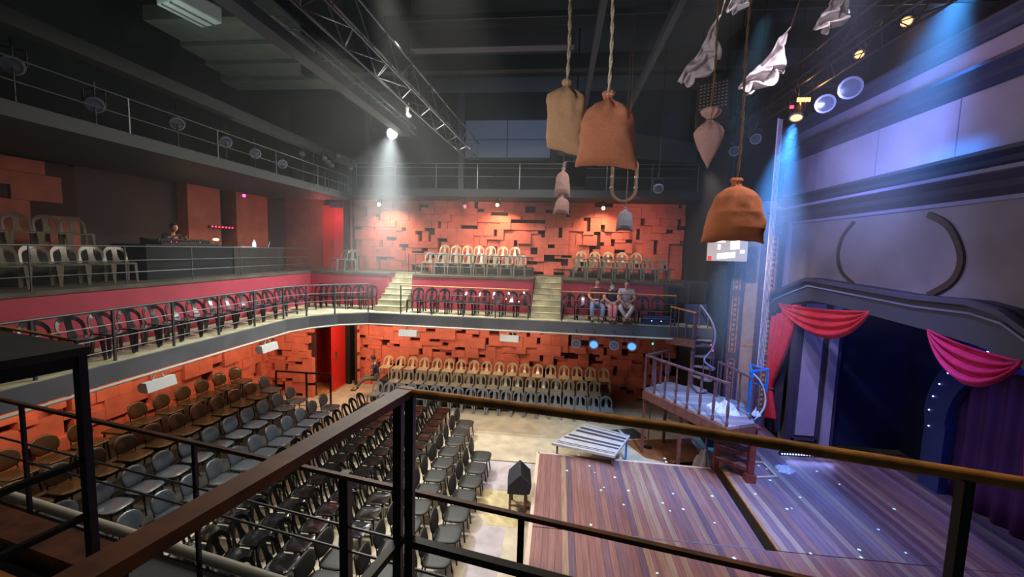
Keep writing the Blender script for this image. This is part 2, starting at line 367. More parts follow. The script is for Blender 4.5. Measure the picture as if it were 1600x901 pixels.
def panel_wall(name, m, p0, ux, wid, z0, z1, nrm, seed, cell=.2, dmax=.17, gapd=.02):
    rnd = random.Random(seed); nu = int(wid/cell+.5); nz = int((z1-z0)/cell+.5); cu = wid/nu; cz = (z1-z0)/nz
    occ = [[0]*nz for _ in range(nu)]; b = MB(); ux = Vector(ux); nrm = Vector(nrm); p0 = Vector(p0)
    def blk(u0, u1, a, c, d0, d1):
        vs = []
        for d in (d0, d1):
            for u, z in ((u0, a), (u1, a), (u1, c), (u0, c)): q = p0+ux*u+nrm*d; vs.append((q.x, q.y, z))
        b.add(vs, [(0, 1, 2, 3), (7, 6, 5, 4), (0, 4, 5, 1), (1, 5, 6, 2), (2, 6, 7, 3), (3, 7, 4, 0)])
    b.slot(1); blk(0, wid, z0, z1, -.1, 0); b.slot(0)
    for i in range(nu):
        for j in range(nz):
            if occ[i][j]: continue
            gap = rnd.random() < .3
            if gap: a, c = rnd.choice(((1, 2), (1, 3), (2, 1), (3, 1), (1, 2), (2, 1)))
            else: a = rnd.choice((2, 3, 3, 4)); c = rnd.choice((2, 3, 3, 4, 5))
            if a == 4 and c > 3: c = 3
            while a > 1 and (i+a > nu or any(occ[i+k][j] for k in range(a) if i+k < nu)): a -= 1
            while c > 1 and (j+c > nz or any(occ[i+k][j+q] for k in range(a) for q in range(c) if j+q < nz)): c -= 1
            for k in range(a):
                for q in range(c): occ[i+k][j+q] = 1
            d = 0 if gap else rnd.choice((.5, .6, .68, .76, .84, .92, 1))*dmax
            if d > 0: blk(i*cu+.003, (i+a)*cu-.003, z0+j*cz+.003, z0+(j+c)*cz-.003, 0, d)
    o = b.build(name, [m, 'backing_shade']); bm = bmesh.new(); bm.from_mesh(o.data); bmesh.ops.recalc_face_normals(bm, faces=bm.faces); bm.to_mesh(o.data); bm.free()
    return struct(o)
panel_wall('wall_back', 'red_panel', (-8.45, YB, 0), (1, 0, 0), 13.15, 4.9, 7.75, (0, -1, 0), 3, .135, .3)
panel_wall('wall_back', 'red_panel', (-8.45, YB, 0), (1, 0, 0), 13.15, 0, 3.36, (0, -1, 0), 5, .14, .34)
struct(MB().box(-12.5, 11.5, YB+.1, YB+.3, 0, 12.3).build('wall_back', 'black_wall'))
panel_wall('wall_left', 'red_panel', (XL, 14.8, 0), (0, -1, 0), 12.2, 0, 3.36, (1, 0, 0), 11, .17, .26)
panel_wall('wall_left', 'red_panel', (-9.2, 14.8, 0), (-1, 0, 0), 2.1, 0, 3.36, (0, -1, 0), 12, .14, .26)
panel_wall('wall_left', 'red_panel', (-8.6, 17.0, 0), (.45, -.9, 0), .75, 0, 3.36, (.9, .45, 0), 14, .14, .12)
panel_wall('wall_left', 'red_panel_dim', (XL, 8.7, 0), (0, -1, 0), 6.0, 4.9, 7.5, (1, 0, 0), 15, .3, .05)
struct(MB().box(XL-.3, XL-.1, 1, YB, 0, 12.3).build('wall_left', 'black_wall'))
struct(MB().box(XL-.1, XL, 8.7, 16.2, 4.9, 7.6).build('wall_left', 'brick_brown'))
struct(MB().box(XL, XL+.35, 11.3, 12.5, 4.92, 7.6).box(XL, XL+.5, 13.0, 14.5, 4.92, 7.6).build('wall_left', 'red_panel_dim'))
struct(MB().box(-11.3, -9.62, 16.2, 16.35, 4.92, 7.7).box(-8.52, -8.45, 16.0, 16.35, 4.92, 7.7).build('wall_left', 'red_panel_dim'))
struct(MB().box(-8.62, -8.45, 15.95, 16.2, 4.92, 7.75).build('trim_4', 'black'))
struct(MB().box(-8.85, -8.6, 16.35, 16.5, 0, 3.36).build('trim_4', 'black'))
# upper red door (two leaves) and ground door
d = struct(MB().box(-9.6, -9.1, 16.12, 16.18, 4.92, 7.45).build('door_1', 'red_door')); MB().box(-9.2, -9.14, 16.05, 16.12, 5.75, 6.05).build('door_handle', 'chrome', d)
struct(MB().box(-9.1, -8.62, 16.12, 16.2, 4.92, 7.6).build('door_2', 'red_door_bright'))
d = struct(MB().box(-8.86, -8.8, 15.35, 16.35, .01, 3.1).build('door_3', 'red_door')); MB().box(-8.8, -8.76, 15.5, 15.62, 1.25, 1.6).build('door_handle', 'chrome', d)
MB().box(-8.86, -8.74, 15.33, 16.37, 0, .03).build('door_sill', 'orange_wood', d)
struct(MB().box(-10.6, -9.25, 16.3, 16.4, 0, 3.36).box(-8.88, -8.72, 14.8, 16.5, 3.1, 3.36).build('wall_left', 'red_door'))
struct(MB().box(-10.8, -8.9, 14.9, 16.3, 0, .04).build('floor', 'orange_wood'))
# catwalk slabs, ceiling
struct(MB().box(XL, -7.8, 2.2, 15.0, 7.55, 7.78).build('trim_5', 'beam_dark'))
struct(MB().box(XL, 4.9, 15.0, YB, 7.75, 8.02).build('trim_5', 'beam_dark'))
struct(MB().box(-7.85, -7.6, 2.2, 15, 8.75, 8.98).build('trim_6', 'beam_dark'))
struct(MB().box(-12.5, 11.5, 1.0, 19, 12.2, 12.4).build('ceiling', 'ceil'))
for y, z, m in ((9.0, 10.08, 'beam_mauve'), (11.6, 10.7, 'beam_dark'), (6.8, 10.4, 'beam_dark'), (13.8, 11.0, 'beam_dark')):
    struct(MB().box(-3.3 if m == 'beam_mauve' else -7.5, .15 if m == 'beam_mauve' else 6.5, y, y+.25, z, z+.38).build('trim_7', m))
struct(MB().box(-3.3, 6.6, 7.6, 7.62, 9.9, 10.0).build('trim_8', 'beam_dark'))
for x, z in ((.5, 9.5), (1.6, 9.5)):
    struct(MB().bar((x, 2.5, z), (x, 15, z), .1, .16).build('trim_9', 'beam_dark'))
struct(MB().box(-5.2, -4.9, 3.5, 13.3, 9.4, 9.6).build('trim_9', 'beam_dark'))
# columns at the back
for x, y, z0, z1 in ((-3.75, 15.1, 7.8, 12.2), (-7.4, 15.3, 7.8, 12.2)):
    struct(MB().box(x, x+.2, y, y+.2, z0, z1).build('trim_10', 'beam_dark'))
struct(MB().box(4.75, 4.95, 12.9, YB+.1, 0, 12.2).build('wall_right', 'black_wall'))
# ---------------------------------------------------------------- proscenium wall x = 6.9
WX = 6.9
struct(MB().prism_x([(14.0, 7.6), (2.2, 7.6), (2.2, 12.2), (14.0, 12.2)], WX+.2, WX+.35).build('wall_right', 'black_wall'))
struct(MB().box(WX+.02, WX+.2, 2.2, 14.2, 7.66, 8.74).build('wall_right', 'wall_lav'))
struct(MB().box(WX+.05, WX+.2, 7.0, 13.6, 9.06, 9.54).build('wall_right', 'wall_lav'))
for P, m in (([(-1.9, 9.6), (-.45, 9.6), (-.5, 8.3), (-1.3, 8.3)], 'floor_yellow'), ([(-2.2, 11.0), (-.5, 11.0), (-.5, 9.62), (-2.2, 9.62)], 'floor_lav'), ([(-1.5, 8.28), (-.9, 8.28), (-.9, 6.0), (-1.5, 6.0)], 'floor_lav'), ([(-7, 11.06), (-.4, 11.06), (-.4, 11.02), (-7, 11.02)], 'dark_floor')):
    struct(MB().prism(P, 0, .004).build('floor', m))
for y in (8.4, 10.3, 12.5): struct(MB().box(WX+.01, WX+.03, y, y+.02, 7.66, 8.74).build('trim_11', 'mould_light'))
def mould(z0, z1, proj, m, y0=14.2, y1=2.2):
    p = [(WX+.2, z0), (WX-.02, z0), (WX-proj*.45, z0+(z1-z0)*.3), (WX-proj*.6, z0+(z1-z0)*.55), (WX-proj, z0+(z1-z0)*.8), (WX-proj, z1), (WX+.2, z1)]
    b = MB(); n = len(p)
    b.add([(x, y0, z) for x, z in p]+[(x, y1, z) for x, z in p], [tuple(range(n)), tuple(range(n, 2*n))[::-1]]+[(i, n+i, n+(i+1) % n, (i+1) % n) for i in range(n)])
    return struct(b.build('trim_12', m))
mould(8.74, 9.06, .32, 'mould'); mould(9.54, 9.8, .2, 'arch_grey', 14.2, 3); mould(7.34, 7.66, .25, 'arch_grey'); mould(6.92, 7.3, .5, 'mould')
struct(MB().box(WX-.52, WX-.45, 2.2, 14.2, 7.24, 7.3).build('trim_13', 'mould_light'))
OUT = [(13.9, 4.45), (13.4, 4.82), (12.6, 5.1), (11.8, 5.36), (10.6, 5.32), (8.5, 5.25), (7.4, 5.28), (6.9, 5.2), (6.0, 4.7), (5.5, 4.3), (5.1, 3.7)]
INN = [(13.9, 3.75), (13.5, 4.15), (13.1, 4.42), (12.4, 4.62), (11.7, 4.76), (11.0, 4.76), (9.5, 4.7), (8.2, 4.64), (7.2, 4.56), (6.6, 4.4), (5.9, 3.9), (5.5, 3.4)]
def strip_yz(name, a, c, x0, x1, m):
    return struct(MB().prism_x(a+c[::-1], x0, x1).build(name, m))
strip_yz('wall_right', [(13.9, 6.95), (2.2, 6.95)], [(13.9, 4.4)]+OUT[1:]+[(2.2, 3.7)], WX, WX+.2, 'wall_taupe')
strip_yz('trim_14', OUT, INN, WX-.28, WX+.2, 'arch_grey')
mid = [(y, z-.22) for y, z in OUT]
strip_yz('trim_15', OUT, [(y, z-.09) for y, z in OUT], WX-.42, WX-.2, 'mould')
strip_yz('trim_16', [(y, z-.2) for y, z in OUT], [(y, z-.235) for y, z in OUT], WX-.33, WX-.25, 'mould_light')
struct(MB().box(WX-.06, WX+.2, 13.5, 13.95, .4, 6.95).build('trim_17', 'mould'))
struct(MB().box(WX-.1, WX, 13.4, 13.5, 4.7, 6.95).build('trim_17', 'mould_light'))
struct(MB().box(WX-.04, WX+.1, 13.44, 2.2, 6.86, 6.93).build('trim_17', 'mould_light'))
struct(MB().box(WX, WX+.2, 2.2, 5.2, .4, 4.6).build('wall_right', 'mould'))
def ycurve(pts, n=6):
    out = []
    for i in range(len(pts)-1):
        p0 = pts[max(i-1, 0)]; p1 = pts[i]; p2 = pts[i+1]; p3 = pts[min(i+2, len(pts)-1)]
        for k in range(n):
            t = k/n; out.append(tuple(.5*((2*b)+(-a+c)*t+(2*a-5*b+4*c-d)*t*t+(-a+3*b-3*c+d)*t**3) for a, b, c, d in zip(p0, p1, p2, p3)))
    return out+[tuple(pts[-1])]
for pts, wd in (([(10.75, 6.75), (11.1, 6.4), (11.2, 5.95), (11.0, 5.55), (10.55, 5.3)], .03), ([(8.75, 6.75), (8.3, 6.5), (8.0, 5.98), (8.1, 5.55), (8.55, 5.24)], .055)):
    c = ycurve(pts); b = MB()
    for i in range(len(c)-1): b.bar((WX-.02, *c[i]), (WX-.02, *c[i+1]), .06, wd*2)
    struct(b.build('trim_18', 'mould_brown'))
# reveal inside the opening
struct(MB().box(WX-.1, WX+1.15, 12.55, 12.75, .4, 4.9).build('wall_right', 'mould'))
struct(MB().box(WX+.1, WX+.62, 12.51, 12.56, .75, 4.6).build('trim_19', 'wall_lav'))
struct(MB().box(WX+.02, WX+.08, 12.5, 12.56, .6, 4.7).box(WX+.64, WX+.7, 12.5, 12.56, .6, 4.7).box(WX+.02, WX+.7, 12.5, 12.56, .6, .66).build('trim_19', 'mould'))
struct(MB().box(WX+.8, WX+1.0, 12.45, 12.55, .4, 4.9).build('trim_19', 'wall_lav'))
struct(MB().box(10.0, 10.1, 2.0, 14, .4, 8).build('wall_right', 'backdrop'))
struct(MB().box(WX+.3, 10.1, 12.8, 12.9, .4, 8).build('wall_right', 'backdrop'))
# wing wall y = 13.9 with pilasters
def pilaster(x0, x1, y, z1):
    b = struct(MB().box(x0, x1, y-.12, y+.1, .4, z1).build('trim_20', 'pilaster'))
    t = MB()
    for za, zb in ((.9, 2.6), (2.8, 4.6), (4.8, z1-.5)):
        t.box(x0+.07, x0+.1, y-.14, y-.12, za, zb).box(x1-.1, x1-.07, y-.14, y-.12, za, zb).box(x0+.07, x1-.07, y-.14, y-.12, za, za+.03).box(x0+.07, x1-.07, y-.14, y-.12, zb-.03, zb)
        for k in range(int((zb-za)/.16)):
            t.sphere(((x0+x1)/2, y-.13, za+.1+k*.16), .05, 6, 4, (1, .4, 1.1))
    struct(t.build('trim_20', 'pilaster_tan'))
    struct(MB().box(x0-.06, x1+.06, y-.2, y+.1, z1, z1+.12).box(x0-.03, x1+.03, y-.16, y+.1, z1-.12, z1).build('trim_20', 'pilaster'))
pilaster(5.42, 5.78, 13.9, 7.0); pilaster(6.45, 6.78, 13.9, 7.0)
struct(MB().box(5.3, 6.9, 13.95, 14.1, 0, 7.6).build('wall_right', 'niche_tan'))
struct(MB().box(5.78, 5.86, 13.85, 13.96, .4, 7.0).box(6.3, 6.45, 13.82, 13.96, .4, 7.0).build('trim_20', 'pilaster'))
struct(MB().box(5.86, 6.3, 13.93, 13.96, 3.0, 3.08).box(5.86, 6.3, 13.93, 13.96, .4, 1.2).build('trim_20', 'pilaster_tan'))
# ================================================================ STAGE
def solid(name, poly, z0, z1, m, side): # top slot 0, sides slot 1
    o = MB().prism(poly, z0, z1).build(name, [m, side])
    for p in o.data.polygons:
        if p.normal.z < .5: p.material_index = 1
    return o
o = solid('stage_platform', [(-.32, 7.84), (4.05, 7.84), (4.14, 10.75), (-.32, 10.85)], 0.0, .4, 'thrust_planks', 'trench')
tag(o, 'reddish plank thrust platform, far half nearest the striped table', 'stage platform')
MB().bar((-.36, 7.8, .385), (-.36, 10.9, .385), .08, .05).bar((-.36, 10.88, .385), (4.1, 10.78, .385), .06, .05).build('edge_trim', 'stage_edge', o, label='pale edge strip')
o = solid('stage_platform', [(-.32, 2.6), (6.8, 2.6), (6.8, 7.82), (-.32, 7.82)], 0.0, .4, 'thrust_planks', 'trench')
tag(o, 'reddish plank stage platform, near half below the seam line', 'stage platform')
MB().bar((-.36, 2.6, .385), (-.36, 7.8, .385), .08, .05).build('edge_trim', 'stage_edge', o, label='pale edge strip')
MB().box(1.1, 4.05, 7.81, 7.84, .4, .405).build('seam_strip', 'seam', o)
o = solid('stage_platform', [(4.3, 7.84), (10.0, 7.84), (10.0, 12.5), (6.8, 12.5), (6.8, 13.8), (5.2, 13.0), (4.4, 11.15)], 0.0, .4, 'stage_planks', 'trench')
tag(o, 'dark plank main stage beneath the red curtained arch', 'stage platform')
MB().bar((4.3, 7.86, .385), (4.39, 11.1, .385), .03, .04).build('edge_trim', 'orange_wood', o, label='tan edge strip')
struct(solid('trim_21', [(6.8, 2.6), (10, 2.6), (10, 7.85), (6.8, 7.85)], 0, .4, 'stage_planks', 'trench'))
rt = random.Random(21); k = 0
while k < 60:
    x = rt.uniform(-.1, 7.6); y = rt.uniform(5.2, 11.2)
    if 3.8 < x < 4.6 or (x < .8 and k % 3) or y < 5.2+.0*x: continue
    s = rt.uniform(.015, .035); a = rt.uniform(0, 3)
    b = MB().box(-s, s, -s*.35, s*.35, 0, .003).box(-s*.35, s*.35, -s, s, 0, .003)
    tag(b.build('tape_mark', 'glow_dot', loc=(x, y, .4), rz=a), 'tiny pale glow tape cross stuck on the stage planks', 'tape mark', 'glow tape marks on the stage'); k += 1
# ================================================================ CHAIRS
SETS = {}
def mono_meshes(m):
    if ('m', m) in SETS: return SETS[('m', m)]
    parts = []
    b = MB()
    def seat(u, v):
        a = 2*PI*u; e = .35
        cx = math.copysign(abs(math.cos(a))**e, math.cos(a)); cy = math.copysign(abs(math.sin(a))**e, math.sin(a))
        rr = (0, .55, .9, 1, 1.0, .96)[round(v*5)]; zz = (.425, .428, .44, .436, .41, .405)[round(v*5)]
        return (cx*.205*rr, cy*.205*rr-.005, zz-(.015 if cy < -.9 and rr > .8 else 0))
    b.grid(seat, 24, 6, True); parts.append(('seat', b.mesh('seat', m, True)))
    b = MB()
    def pt(x, h, off):
        bul = .035*(1-(x/.21)**2)
        y = .185+h*.27+bul*min(1, h*5)+off; z = .415+h*.93
        return (x, y, z)
    N = 20; outer = []; inner = []
    for i in range(N+1):
        t = i/N
        if t < .25: outer.append((-.205, t/.25*.22)); inner.append((-.166, t/.25*.18))
        elif t > .75: outer.append((.205, (1-t)/.25*.22)); inner.append((.166, (1-t)/.25*.18))
        else:
            a = PI*(1-(t-.25)/.5); outer.append((.205*math.cos(a), .22+.195*math.sin(a))); inner.append((.166*math.cos(a), .18+.15*math.sin(a)))
    def slabs(qa, qb):
        for i in range(len(qa)-1):
            (a, c), (d, e) = (qa[i], qa[i+1]), (qb[i], qb[i+1])
            vs = [pt(*a, 0), pt(*c, 0), pt(*e, 0), pt(*d, 0), pt(*a, .022), pt(*c, .022), pt(*e, .022), pt(*d, .022)]
            b.add(vs, [(0, 1, 2, 3), (7, 6, 5, 4), (0, 4, 5, 1), (3, 2, 6, 7)])
    slabs(outer, inner)
    L = [(-.08, 0), (-.056, .08), (-.042, .18), (-.05, .325)]; slabs(L, [(-x, h) for x, h in L])
    me = b.mesh('backrest', m, True); bm = bmesh.new(); bm.from_mesh(me); bmesh.ops.remove_doubles(bm, verts=bm.verts, dist=.001)
    bmesh.ops.recalc_face_normals(bm, faces=bm.faces); bm.to_mesh(me); bm.free(); parts.append(('backrest', me))
    for sx in (-1, 1):
        for sy in (-1, 1):
            l = MB().bar((sx*.178, sy*.18, .425), (sx*.2, sy*.205+(.015 if sy > 0 else 0), 0), .055, .055, .036, .032)
            parts.append(('leg', l.mesh('leg', m, False)))
    SETS[('m', m)] = parts; return parts
def pad_meshes(m, leg, big=1.0, shell=False):
    if ('p', m) in SETS: return SETS[('p', m)]
    parts = []
    def sup(c, a, bb, t, e, tilt=0, n=28):
        q = MB(); prof = [(0, 1), (.6, 1), (.88, .9), (.98, .5), (1, 0), (.98, -.5), (.88, -.9), (.6, -1), (0, -1)]
        def f(u, v):
            an = 2*PI*u; r, h = prof[round(v*8)]
            x = math.copysign(abs(math.cos(an))**e, math.cos(an))*a*r; y = math.copysign(abs(math.sin(an))**e, math.sin(an))*bb*r
            z = h*t
            p = Matrix.Rotation(tilt, 3, 'X') @ Vector((x, y, z)); return (p.x+c[0], p.y+c[1], p.z+c[2])
        q.grid(f, n, 9, True); return q
    parts.append(('seat', sup((0, -.01, .455), .225*big, .225*big, .028, .55).mesh('seat', m, 'all')))
    bk = sup((0, .25, .72), .215*big, .19, .026, .72, R(78)) if not shell else sup((0, .235, .69), .2*big, .2, .03, .8, R(76))
    if shell: bk.v = [(x, y-.9*x*x+.04, z) for x, y, z in bk.v]
    parts.append(('backrest', bk.mesh('backrest', m, 'all')))
    b = MB()
    for sx in (-1, 1): b.tube([(sx*.19, -.21, .425), (sx*.19, .21, .425)], .01, 6)
    for sx in (-1, 1): b.tube([(sx*.185, .2, .43), (sx*.19, .225, .5), (sx*.18, .255, .68)], .011, 6)
    b.tube([(-.19, -.2, .425), (.19, -.2, .425)], .01, 6).tube([(-.19, .2, .425), (.19, .2, .425)], .01, 6)
    parts.append(('back_frame', b.mesh('back_frame', leg, True)))
    for sx in (-1, 1):
        parts.append(('leg', MB().tube([(sx*.19, -.19, .43), (sx*.2, -.21, .2), (sx*.21, -.235, 0)], .016, 6).mesh('leg', leg, True)))
        parts.append(('leg', MB().tube([(sx*.19, .2, .43), (sx*.2, .23, .2), (sx*.21, .27, 0)], .016, 6).mesh('leg', leg, True)))
    SETS[('p', m)] = parts; return parts
def chair(parts, name, loc, rz, label, group, sc=1):
    r = root(name, label, 'chair', loc, rz, group)
    if sc != 1: r.scale = (sc, sc, sc)
    last = {}
    for nm, me in parts: last[nm] = put(nm, me, last['backrest'] if nm == 'back_frame' else r)
    return r
jit = random.Random(4)
FX = PI/2      # faces +X (towards the stage)
# ground, glossy black rows facing the stage
rows = [(-3.65, 'fourth'), (-4.48, 'third'), (-5.35, 'second'), (-6.25, 'first')]
MBk = mono_meshes('chair_black'); PB = pad_meshes('pad_black', 'leg_dark', 1.2)
rowname = {-3.65: 'black plastic row nearest the stage', -4.48: 'second black plastic row from the stage', -5.35: 'third black plastic row from the stage', -6.25: 'black plastic row farthest from the stage'}
for rx, _ in rows:
    n = 0; y = 13.15
    while y > 4.9:
        if rx == -3.65 and y < 6.75: break
        chair(MBk, 'plastic_chair', (rx-.03+jit.uniform(-.02, .02), y, 0), FX+jit.uniform(-.06, .06), 'glossy chair, %s from back end of the %s' % (ORD[n], rowname[rx]), 'glossy black plastic chairs on the floor', 1.07)
        y -= .5; n += 1
n = 0
for y in (6.4, 5.85, 5.3):
    chair(PB, 'padded_chair', (-3.62, y, 0), FX+jit.uniform(-.05, .05), 'black padded chair, %s one extending the nearest black plastic row' % ORD[n], 'black padded chairs'); n += 1
for i in range(12):
    chair(PB, 'padded_chair', (-2.72-.006*i, 12.28-.612*i, 0), FX+jit.uniform(-.07, .07), 'black padded chair, %s from the back in the second padded row' % ORD[i], 'black padded chairs')
for i in range(9):
    chair(PB, 'padded_chair', (-1.85-.014*i, 10.34-.61*i, 0), FX+jit.uniform(-.07, .07), 'black padded chair, %s from the back in the row beside the stage' % ORD[i], 'black padded chairs')
# left ground tiers
PG = pad_meshes('pad_grey', 'leg_dark', 1.2, True); PBR = pad_meshes('pad_brown', 'leg_dark', 1.2, True)
for i, (x0, x1) in enumerate(((-8.85, -7.88), (-9.75, -8.85), (XL+.18, -9.75))):
    struct(MB().box(x0, -7.88 if False else x1, 3.0, 12.75 if i < 2 else 13.3, 0, .3*(i+1)).build('trim_22', 'dark_floor'))
for ri, (rx, rz0, y1, n, lab) in enumerate(((-7.42, 0, 12.75, 14, 'lowest row'), (-8.36, .3, 12.4, 14, 'second row up'), (-9.27, .6, 12.4, 14, 'third row up'), (-10.15, .9, 12.2, 14, 'top row by red wall'))):
    for i in range(n):
        y = y1-.635*i
        if ri == 3 and 8.2 < y < 8.9: continue
        brown = ri >= 2 and not (ri == 2 and i < 1)
        chair(PBR if brown else PG, 'padded_chair', (rx, y, rz0), FX+jit.uniform(-.04, .04), '%s padded chair, %s from the back in the left bank %s' % ('brown' if brown else 'grey', ORD[i], lab), 'padded chairs in the left bank')
# draped bench in top row
t = root('folded_table', 'dark cloth-covered bench standing among the top row of left chairs', 'bench', (-10.2, 8.55, .9))
MB().box(-.28, .28, -.3, .3, .42, .47).build('top', 'pad_brown', t)
for sx in (-1, 1):
    for sy in (-1, 1): MB().bar((sx*.24, sy*.26, .42), (sx*.26, sy*.28, 0), .03, .03).build('leg', 'leg_dark', t)
# ground back rows facing the viewer
MW = mono_meshes('chair_cream_lit'); MG = mono_meshes('chair_cool_lit'); MM = mono_meshes('chair_mid_lit')
struct(MB().box(-6.9, 2.1, 14.62, 15.4, 0, .3).build('trim_23', 'dark_floor')); struct(MB().box(-6.9, 2.1, 15.4, 16.6, 0, .6).build('trim_23', 'dark_floor'))
for ri, (y, z, x0, x1, n, ms, lab, c) in enumerate(((14.35, 0, -6.6, 1.85, 20, MG, 'front row', 'grey'), (15.05, .3, -6.6, 1.5, 18, MM, 'middle row', 'pale-lit grey'), (15.85, .6, -6.8, 1.9, 18, MW, 'top row', 'cream-lit'))):
    for i in range(n):
        if ri == 1 and i == 0: continue
        chair(ms, 'plastic_chair', (x0+(x1-x0)*i/(n-1), y, z), jit.uniform(-.06, .06), '%s plastic chair, %s from left in ground back bank %s' % (c, ORD[i], lab), 'plastic chairs in the ground back bank')
# gallery back row
MS = mono_meshes('chair_smoke')
for i in range(9): chair(MS, 'plastic_chair', (-4.72+.455*i, 13.35, 3.71), -.1+jit.uniform(-.05, .05), 'smoky black plastic chair, %s from left between the two gallery stairs' % ORD[i], 'smoky black plastic chairs on the gallery')
for i, x in enumerate((.38, .84, 1.26, 1.72, 2.2, 2.72, 3.18)):
    chair(MS, 'plastic_chair', (x, 13.35, 3.71), jit.uniform(-.05, .05), 'smoky black chair, %s right of the right gallery stairs' % ORD[i], 'smoky black plastic chairs on the gallery')
for i, x in enumerate((-8.3, -7.85, -7.38, -6.9, -6.42)):
    chair(MS, 'plastic_chair', (x, 13.55, 3.71), .1+jit.uniform(-.05, .05), 'smoky black chair, %s from left in the gallery corner by left stairs' % ORD[i], 'smoky black plastic chairs on the gallery')
for i in range(20):
    y = 12.75-.5*i
    chair(MS, 'plastic_chair', (-8.2, y, 3.71), FX+jit.uniform(-.06, .06)-.15, 'smoky black chair, %s from the corner along the left gallery' % ORD[i], 'smoky black plastic chairs on the gallery')
# upper tiers
for i in range(8): chair(MM, 'plastic_chair', (-4.72+.478*i, 14.75, 4.92), jit.uniform(-.05, .05), 'pale-lit grey chair, %s from left, front of upper middle bank' % ORD[i], 'plastic chairs on the upper back tier')
for i in range(7): chair(MW, 'plastic_chair', (-4.5+.465*i, 15.85, 5.2), jit.uniform(-.05, .05), 'cream-lit chair, %s from left, rear of upper middle bank' % ORD[i], 'plastic chairs on the upper back tier')
for i in range(7): chair(MM, 'plastic_chair', (.72+.472*i, 14.75, 4.92), jit.uniform(-.05, .05), 'pale-lit grey chair, %s from left, front of upper right bank' % ORD[i], 'plastic chairs on the upper back tier')
for i in range(5): chair(MW, 'plastic_chair', (.84+.51*i, 15.85, 5.1), jit.uniform(-.05, .05), 'cream-lit chair, %s from left, rear of upper right bank' % ORD[i], 'plastic chairs on the upper back tier')
chair(MM, 'plastic_chair', (-8.25, 14.9, 4.92), -.5, 'pale-lit grey chair beside the upper red door, left of the pair', 'pair of chairs by the upper door')
chair(MM, 'plastic_chair', (-7.75, 14.9, 4.92), .3, 'pale-lit grey chair below the dark door post, right of the pair', 'pair of chairs by the upper door')
MDK = mono_meshes('chair_dusk'); MDL = mono_meshes('chair_dusk_light')
for i in range(6): chair(MDL, 'plastic_chair', (-9.75, 8.3-.49*i, 4.92), FX-.35, 'pale smoky chair, %s left of sound booth, front upper left row' % ORD[i], 'pale chairs on the upper left tier')
for i in range(5): chair(MDK, 'plastic_chair', (-10.6, 8.15-.49*i, 5.54), FX-.35, 'smoky chair, %s left of booth, rear upper left row' % ORD[i], 'pale chairs on the upper left tier')
# ================================================================ RAILINGS
def railing(name, label, pts, z, h, mids, top_m, m, sp=1.1, tr=.022, flat=None, pr=.018):
    r = root(name, label, 'railing', (pts[0][0], pts[0][1], z)); o = Vector((pts[0][0], pts[0][1], z))
    P = [Vector((x, y, z))-o for x, y in pts]; up = Vector((0, 0, h))
    b = MB()
    if flat:
        for i in range(len(P)-1): b.bar(P[i]+up, P[i+1]+up, flat[0], flat[1])
    else: b.tube([p+up for p in P], tr, 8)
    b.build('top_rail', top_m, r, True)
    for k, mh in enumerate(mids): MB().tube([p+Vector((0, 0, mh)) for p in P], .011, 6).build('mid_rail', m, r, True)
    for i in range(len(P)-1):
        L = (P[i+1]-P[i]).length; n = max(1, round(L/sp))
        for k in range(n+(1 if i == len(P)-2 else 0)):
            q = P[i].lerp(P[i+1], k/n); MB().bar(q, q+up, pr*2, pr*2).build('post', m, r)
    return r
railing('gallery_railing', 'thin grey railing along the left gallery edge and its corner', [(-7.78, 3.0), (-7.78, 11.0), (-7.5, 11.66), (-6.96, 12.3), (-6.15, 12.92)], 3.71, .92, (.2, .42, .66), 'rail_grey', 'rail_grey')
railing('gallery_railing', 'thin grey railing before the middle gallery seats between the stairs', [(-5.05, 12.93), (-.9, 12.93)], 3.71, .92, (.2, .42, .66), 'orange_wood', 'rail_grey')
railing('gallery_railing', 'thin grey railing in front of the three seated people', [(.15, 12.93), (3.55, 12.93)], 3.71, .92, (.2, .42, .66), 'orange_wood', 'rail_grey')
railing('tier_railing', 'thin railing along the upper left tier before the booth', [(-9.06, 3.0), (-9.06, 14.2)], 4.92, .8, (.25, .5), 'rail_grey', 'rail_grey', 1.6, .014, pr=.01)
railing('tier_railing', 'thin railing before the upper middle bank of pale chairs', [(-5.0, 14.2), (-.9, 14.2)], 4.92, .72, (.3,), 'rail_grey', 'rail_grey', 1.3, .012, pr=.01)
railing('tier_railing', 'thin railing before the upper right bank, wooden top rail', [(.2, 14.2), (3.6, 14.2)], 4.92, .72, (.3,), 'orange_wood', 'rail_grey', 1.3, .014, pr=.01)
railing('catwalk_railing', 'grey pipe railing of the high catwalk across the back', [(-7.6, 15.05), (4.6, 15.05)], 8.02, .9, (.45, .75), 'steel', 'steel', 1.55, .014, pr=.012)
railing('catwalk_railing', 'grey pipe railing of the high catwalk on the left', [(-7.85, 3.0), (-7.85, 14.9)], 7.78, .62, (.3,), 'rail_grey', 'rail_grey', 2.1, .012, pr=.012)
railing('ground_railing', 'black square railing at the back of the left seat bank', [(-9.85, 13.45), (-8.7, 13.45), (-7.8, 13.45)], .0, 1.35, (.15,), 'black_metal', 'black_metal', 1.0, .03, flat=(.05, .05), pr=.025)
# conduit pipes on the gallery edge
o = MB().tube([(-7.62, 2.9, 3.34), (-7.62, 11.0, 3.34), (-7.37, 11.72, 3.34), (-6.84, 12.38, 3.34), (-6.05, 12.78, 3.34), (4.6, 12.78, 3.34)], .028, 8).build('conduit_pipe', 'pipe_white', smooth=True)
tag(o, 'pale conduit pipe running under the whole gallery edge', 'pipe')
